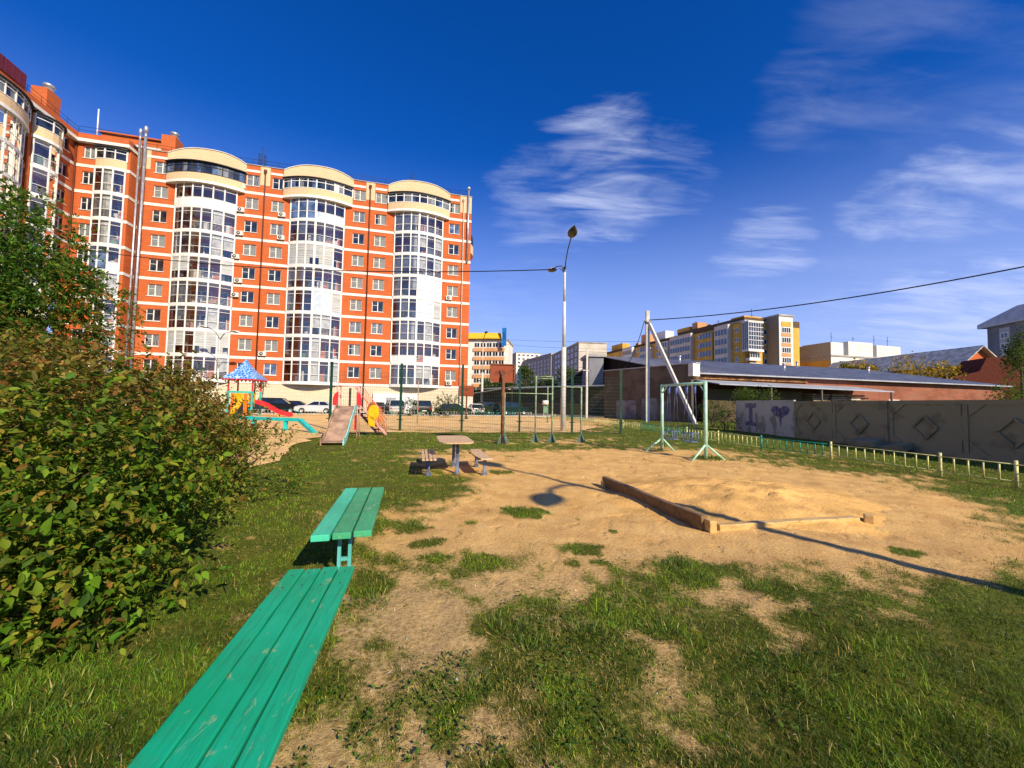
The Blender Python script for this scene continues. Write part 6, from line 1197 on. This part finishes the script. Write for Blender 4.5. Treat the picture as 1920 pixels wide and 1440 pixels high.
# trees behind
DG = [(.020, .045, .010), (.04, .075, .014), (.07, .10, .018), (.10, .10, .025)]; YL = [(.50, .27, .015), (.60, .36, .03), (.36, .22, .02), (.14, .13, .02), (.30, .14, .02)]
for (px, D, ytop, rpx, cols, lab, con) in ((985, 92, 674, 26, (DG, (2, 3, 2, 2)), 'tall pointed green tree rising before the far white tower', True), (945, 88, 698, 20, (DG, (2, 2, 2, 3)), 'rounded dark tree behind the large rusty hoop board', False), (1068, 84, 684, 24, (DG, (1, 2, 3, 3)), 'loose olive tree just behind the tall grey lamp pole', False),
        (1100, 78, 692, 20, (DG, (1, 2, 3, 2)), 'olive tree in front of the nearer pale end wall', False), (1026, 88, 702, 22, (DG, (2, 3, 2, 2)), 'low green tree between the pull up bars and the garage row', False), (916, 96, 712, 20, (DG, (3, 2, 1, 1)), 'dark low tree in front of the orange banded office', False),
        (1740, 74, 662, 58, (YL, (4, 4, 2, 1.5, 1)), 'broad golden autumn tree in front of the grey roofed brick house', False), (1805, 72, 684, 34, (YL, (4, 3, 2, 2, 1)), 'smaller golden tree touching the dark red house', False), (1622, 88, 674, 26, (YL, (3, 2, 2, 4, 1)), 'sparse yellow green tree before the stepped white parapets', False), (1590, 90, 684, 18, (YL, (1, 1, 1, 5, 1)), 'small greenish tree at the corner of the white and ochre block', False), (1672, 84, 700, 20, (YL, (1, 1, 2, 3, 3)), 'low reddish tree between the ochre block and the golden tree', False),
        (1918, 58, 590, 30, (DG, (4, 2, 1, 1)), 'dark tree in front of the grey high rise', True)):
    H_ = ytop; b_ = P(px, 770, D); zt = P(px, ytop, D).z; rr = rpx * D / 740; tree(lab, (b_.x, b_.y), zt, (rr, rr, min(zt * .48, rr * (2.4 if con else 1.15))), .14 + rr * .02, 2600 if rpx > 40 else 1500, .055 * D / 10, cols, seed=int(px), group='trees beyond the playground', conic=con, parts=8)
BG = 'bushes by walls and parked cars'
def bush(lab, c, rad, n, ls, cols, seed): return shrub('bush', lab, 'bush', [((c[0], c[1], rad[2] * .85), rad, 1)], n, ls, cols, (c[0], c[1], 0), seed=seed, twl=(.2, .4), per=6, group=BG, stems=5, shoots=10)
p = P(770, 772, 45); bush('small dark bush between the silver minivan and its dark neighbour', (p.x, p.y), (.9, .7, .9), 160, .16, (DG, (3, 3, 1, 1)), 31)
p = P(838, 772, 45.5); bush('round green bush before the plinth at the corner of the brick block', (p.x, p.y), (1.6, 1.0, 1.25), 300, .16, (DG, (2, 3, 3, 1)), 32); p = P(905, 772, 50); bush('low bush at the foot of the single armed lamp', (p.x, p.y), (.8, .6, .6), 120, .15, (DG, (2, 3, 3, 1)), 33)
bush('dark weeds crowding the end of the graffiti panel', (15.1, 28.0), (.9, 1.3, .7), 260, .10, (DG, (4, 3, 1, 0)), 34); bush('dark bush in the shade of the tall blank wall', (15.6, 30.5), (1.0, 1.2, 1.0), 240, .12, (DG, (5, 2, 1, 0)), 35)
p = P(490, 770, 44.5); tree('thin reddish sapling beside the blue roofed play tower', (p.x, p.y), 4.2, (.9, .9, 1.3), .05, 350, .16, ([(.12, .10, .03), (.20, .06, .03), (.06, .08, .02)], (2, 1, 2)), name='sapling', seed=6)
t = tree('leafy green tree showing over the top of the graffiti panel', (18.9, 30.6), 3.7, (1.7, 1.4, 1.3), .07, 1600, .12, ([(.03, .06, .012), (.06, .10, .018), (.10, .14, .02)], (2, 3, 2)), seed=12)
p = P(1912, 760, 24); tree('green bush like tree showing over the far end of the diamond wall', (p.x + .6, p.y), 3.9, (2.0, 1.6, 1.7), .08, 1600, .12, ([(.02, .05, .01), (.05, .10, .015), (.12, .14, .02)], (3, 3, 1)), seed=14)
# ------------------------------------------------------------------ grass
def grass():
    n = 430000; th = rng.uniform(R(-60), R(60), n); r = .75 * (34 / .75) ** rng.random(n); x = np.sin(th) * r; y = np.cos(th) * r
    m = cover(x, y); patch = fbm(x, y, .9, 4, 61); p2 = fbm(x, y, 3.2, 3, 71)
    court_ = (y > 21.5) & (x < 6.6 - (y - 22) * .12) & (x > -30); px, py, dz = to_px(x, y)
    path = (y > 12.5) & (px < 640) & (px > 470) & (py < 860) & (fbm(x, y, 1.0, 2, 5) < .62)
    keep = (rng.random(n) < np.clip(m ** 1.1 * 1.1 + .10, 0, 1)) & ~court_ & ~path; keep &= ~((np.hypot((x - 4.15) / 2.6, (y - 7.35) / 2.1) < 1) & (m < .8))
    x, y, r, m, patch, p2, px, py = (a[keep] for a in (x, y, r, m, patch, p2, px, py)); n = len(x)
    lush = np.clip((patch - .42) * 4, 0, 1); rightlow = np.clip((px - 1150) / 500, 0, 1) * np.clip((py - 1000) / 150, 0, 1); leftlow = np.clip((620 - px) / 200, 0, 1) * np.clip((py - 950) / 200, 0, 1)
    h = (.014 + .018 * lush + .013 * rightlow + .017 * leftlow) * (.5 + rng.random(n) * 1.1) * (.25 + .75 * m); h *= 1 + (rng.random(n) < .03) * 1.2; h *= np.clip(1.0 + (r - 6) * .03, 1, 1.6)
    w = np.maximum(.0022 + .002 * rng.random(n), r * .00085); a = rng.uniform(0, 6.283, n); lean = rng.uniform(.2, 1.1, n) * h; la = rng.uniform(0, 6.283, n)
    z = bump_h(x, y) - .004; base = np.stack([x, y, z], -1); side = np.stack([np.cos(a), np.sin(a), np.zeros(n)], -1) * (w / 2)[:, None]; ln = np.stack([np.cos(la) * lean, np.sin(la) * lean, np.zeros(n)], -1)
    upv = np.zeros((n, 3)); upv[:, 2] = h; mid = base + upv * .62 + ln * .35; tip = base + upv + ln
    co = np.stack([base - side, base + side, mid + side * .8, mid - side * .8, tip], 1).reshape(-1, 3)
    idx = (np.array([0, 1, 2, 3, 3, 2, 4])[None] + (np.arange(n) * 5)[:, None]).ravel(); cnt = np.tile([4, 3], n)
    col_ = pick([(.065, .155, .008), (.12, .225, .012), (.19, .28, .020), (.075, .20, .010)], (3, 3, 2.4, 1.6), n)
    c1_ = np.clip((p2 - .5) * 7 + .5, 0, 1)[:, None]; col_ *= .48 + .95 * c1_; col_[:, 0] *= (1 + .22 * c1_[:, 0] * (1 - .8 * leftlow)); col_ *= (1 - .22 * leftlow)[:, None]; col_ *= (1 - .25 * rightlow)[:, None]; h *= .75 + .6 * (1 - c1_[:, 0])  # sunlit tufts and dark gaps put into the blade colour by patches
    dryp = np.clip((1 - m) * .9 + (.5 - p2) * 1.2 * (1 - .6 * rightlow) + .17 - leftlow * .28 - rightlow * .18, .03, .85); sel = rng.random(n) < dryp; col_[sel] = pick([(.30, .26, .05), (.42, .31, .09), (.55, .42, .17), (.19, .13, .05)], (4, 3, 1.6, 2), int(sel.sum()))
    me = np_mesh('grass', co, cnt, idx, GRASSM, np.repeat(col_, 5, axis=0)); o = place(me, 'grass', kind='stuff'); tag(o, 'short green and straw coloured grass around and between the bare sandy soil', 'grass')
    # small broad leaved weeds
    n = 30000; th = rng.uniform(R(-58), R(58), n); r = .9 * (14 / .9) ** rng.random(n); x = np.sin(th) * r; y = np.cos(th) * r; m = cover(x, y); cl = fbm(x, y, 2.3, 3, 91); keep = (m > .45) & (cl > .50) & (rng.random(n) < .9); x, y, r = x[keep], y[keep], r[keep]; n = len(x)
    pos = np.stack([x, y, bump_h(x, y) + .012 + rng.random(n) * .02], -1); d3 = rng.normal(size=(n, 3)); d3[:, 2] = rng.uniform(.05, .5, n)
    o = place(leaves_mesh('weeds', pos, d3, np.maximum(.014 + .020 * rng.random(n), r * .0035), pick([(.05, .12, .012), (.09, .17, .02), (.14, .20, .03), (.16, .15, .035)], (3, 3, 2, 1), n), flat=.8), 'weeds', kind='stuff'); tag(o, 'small broad leaved weeds growing low among the grass', 'weeds')
    # taller tufts around posts, fence feet and bench legs
    P_, D_, S_ = [], [], []
    spots = [(v.x, v.y, .5, 90) for v in mp] + [(6.1, 12.4, .45, 320), (5.4, 14.4, .3, 120), (-.5, 9.4, .3, 120), (-1.2, 9.0, .12, 30), (lp.x, lp.y, .4, 60), (-6.3, 19, .9, 160), (-7.1, 17.6, .9, 220), (-1.75, 3.0, .15, 40), (14.9, 20, .5, 80)] + [(v.x, v.y, .5, 45) for v in fl[:10]]
    for (tx, ty) in ((985, 960), (1275, 1062), (1300, 1085), (945, 1180), (1000, 1215), (880, 1300), (1100, 1190), (1250, 1190), (1500, 1250), (1420, 1110), (700, 1130), (775, 990)): g = G(tx, ty); spots.append((g.x, g.y, .17, 170))
    for k in range(30): g = G(rng.uniform(20, 560), rng.uniform(900, 1400)); spots.append((g.x, g.y, .25, 30))
    for q_ in cp[13:] + cp[:5]:
        for k in range(3): spots.append((q_.x + rng.uniform(-.9, .9), q_.y + rng.uniform(-.9, .9), .5, 30))
    for k in range(26): spots.append((rng.uniform(-5.5, 7.5), 21.6 + rng.uniform(-.4, .5), .5, 40))
    for (sx, sy, sr, k) in spots: q = rng.normal(size=(k, 2)) * sr * .45; pz = np.zeros(k); P_.append(np.stack([sx + q[:, 0], sy + q[:, 1], pz], -1)); dd = np.stack([q[:, 0] / sr, q[:, 1] / sr, np.full(k, 1.0)], -1) + rng.normal(size=(k, 3)) * .28; D_.append(dd); S_.append(rng.uniform(.05, .13, k) * (1.5 if sy > 11 else .72))
    P_ = np.concatenate(P_); o = place(leaves_mesh('tall_grass_tufts', P_, np.concatenate(D_), np.concatenate(S_), pick([(.05, .11, .012), (.09, .16, .018), (.15, .18, .03), (.32, .26, .10)], (3, 3, 2, 1), len(P_)), NA, NAF, GRASSM, flat=.1, wid=.30), 'tall_grass_tufts', kind='stuff'); tag(o, 'taller grass tufts at post feet and in the bare soil', 'grass')
    # straw, fallen leaves and crumbs
    n = 5200; th = rng.uniform(R(-50), R(50), n); r = 1. * (12 / 1.) ** rng.random(n); x = np.sin(th) * r; y = np.cos(th) * r; m = cover(x, y); k = rng.random(n) < .35 + .6 * m; x, y, r = x[k], y[k], r[k]; n = len(x)
    pos = np.stack([x, y, bump_h(x, y) + .01 + rng.random(n) * .02], -1); d3 = rng.normal(size=(n, 3)); d3[:, 2] *= .2
    o = place(leaves_mesh('leaf_litter', pos, d3, np.maximum(.010 + .022 * rng.random(n), r * .002), pick([(.42, .33, .18), (.12, .08, .04), (.30, .19, .07), (.6, .55, .42)], (4, 4, 3, .8), n), NA, NAF, flat=.9, wid=.8), 'leaf_litter', kind='stuff'); tag(o, 'dry leaf scraps and straw lying on the soil and turf', 'leaf litter')
    n = 1500; th = rng.uniform(R(-48), R(48), n); r = 1. * (11 / 1.) ** rng.random(n); x = np.sin(th) * r; y = np.cos(th) * r; m = cover(x, y); k = m < .55; x, y, r = x[k], y[k], r[k]; n = len(x)
    OC = np.array([(-.5, 0, 0), (0, -.4, 0), (.5, .05, 0), (.05, .45, 0), (0, 0, .42), (0, 0, -.4)], float); OCF = [(0, 1, 4), (1, 2, 4), (2, 3, 4), (3, 0, 4), (1, 0, 5), (2, 1, 5), (3, 2, 5), (0, 3, 5)]
    pos = np.stack([x, y, bump_h(x, y) + .002], -1); d3 = rng.normal(size=(n, 3)); d3[:, 2] = 0
    o = place(leaves_mesh('pebbles', pos, d3, np.maximum(.008 + .022 * rng.random(n) ** 3, r * .0018), pick([(.40, .36, .30), (.22, .19, .15), (.55, .50, .42)], (3, 3, 1), n), OC, OCF, mats_=STONE, flat=1.), 'pebbles', kind='stuff'); tag(o, 'small pebbles and crumbs of earth scattered over the bare soil', 'pebbles')
STONE = attr_mat('pebble_stone', .85, 0, .2)
grass()
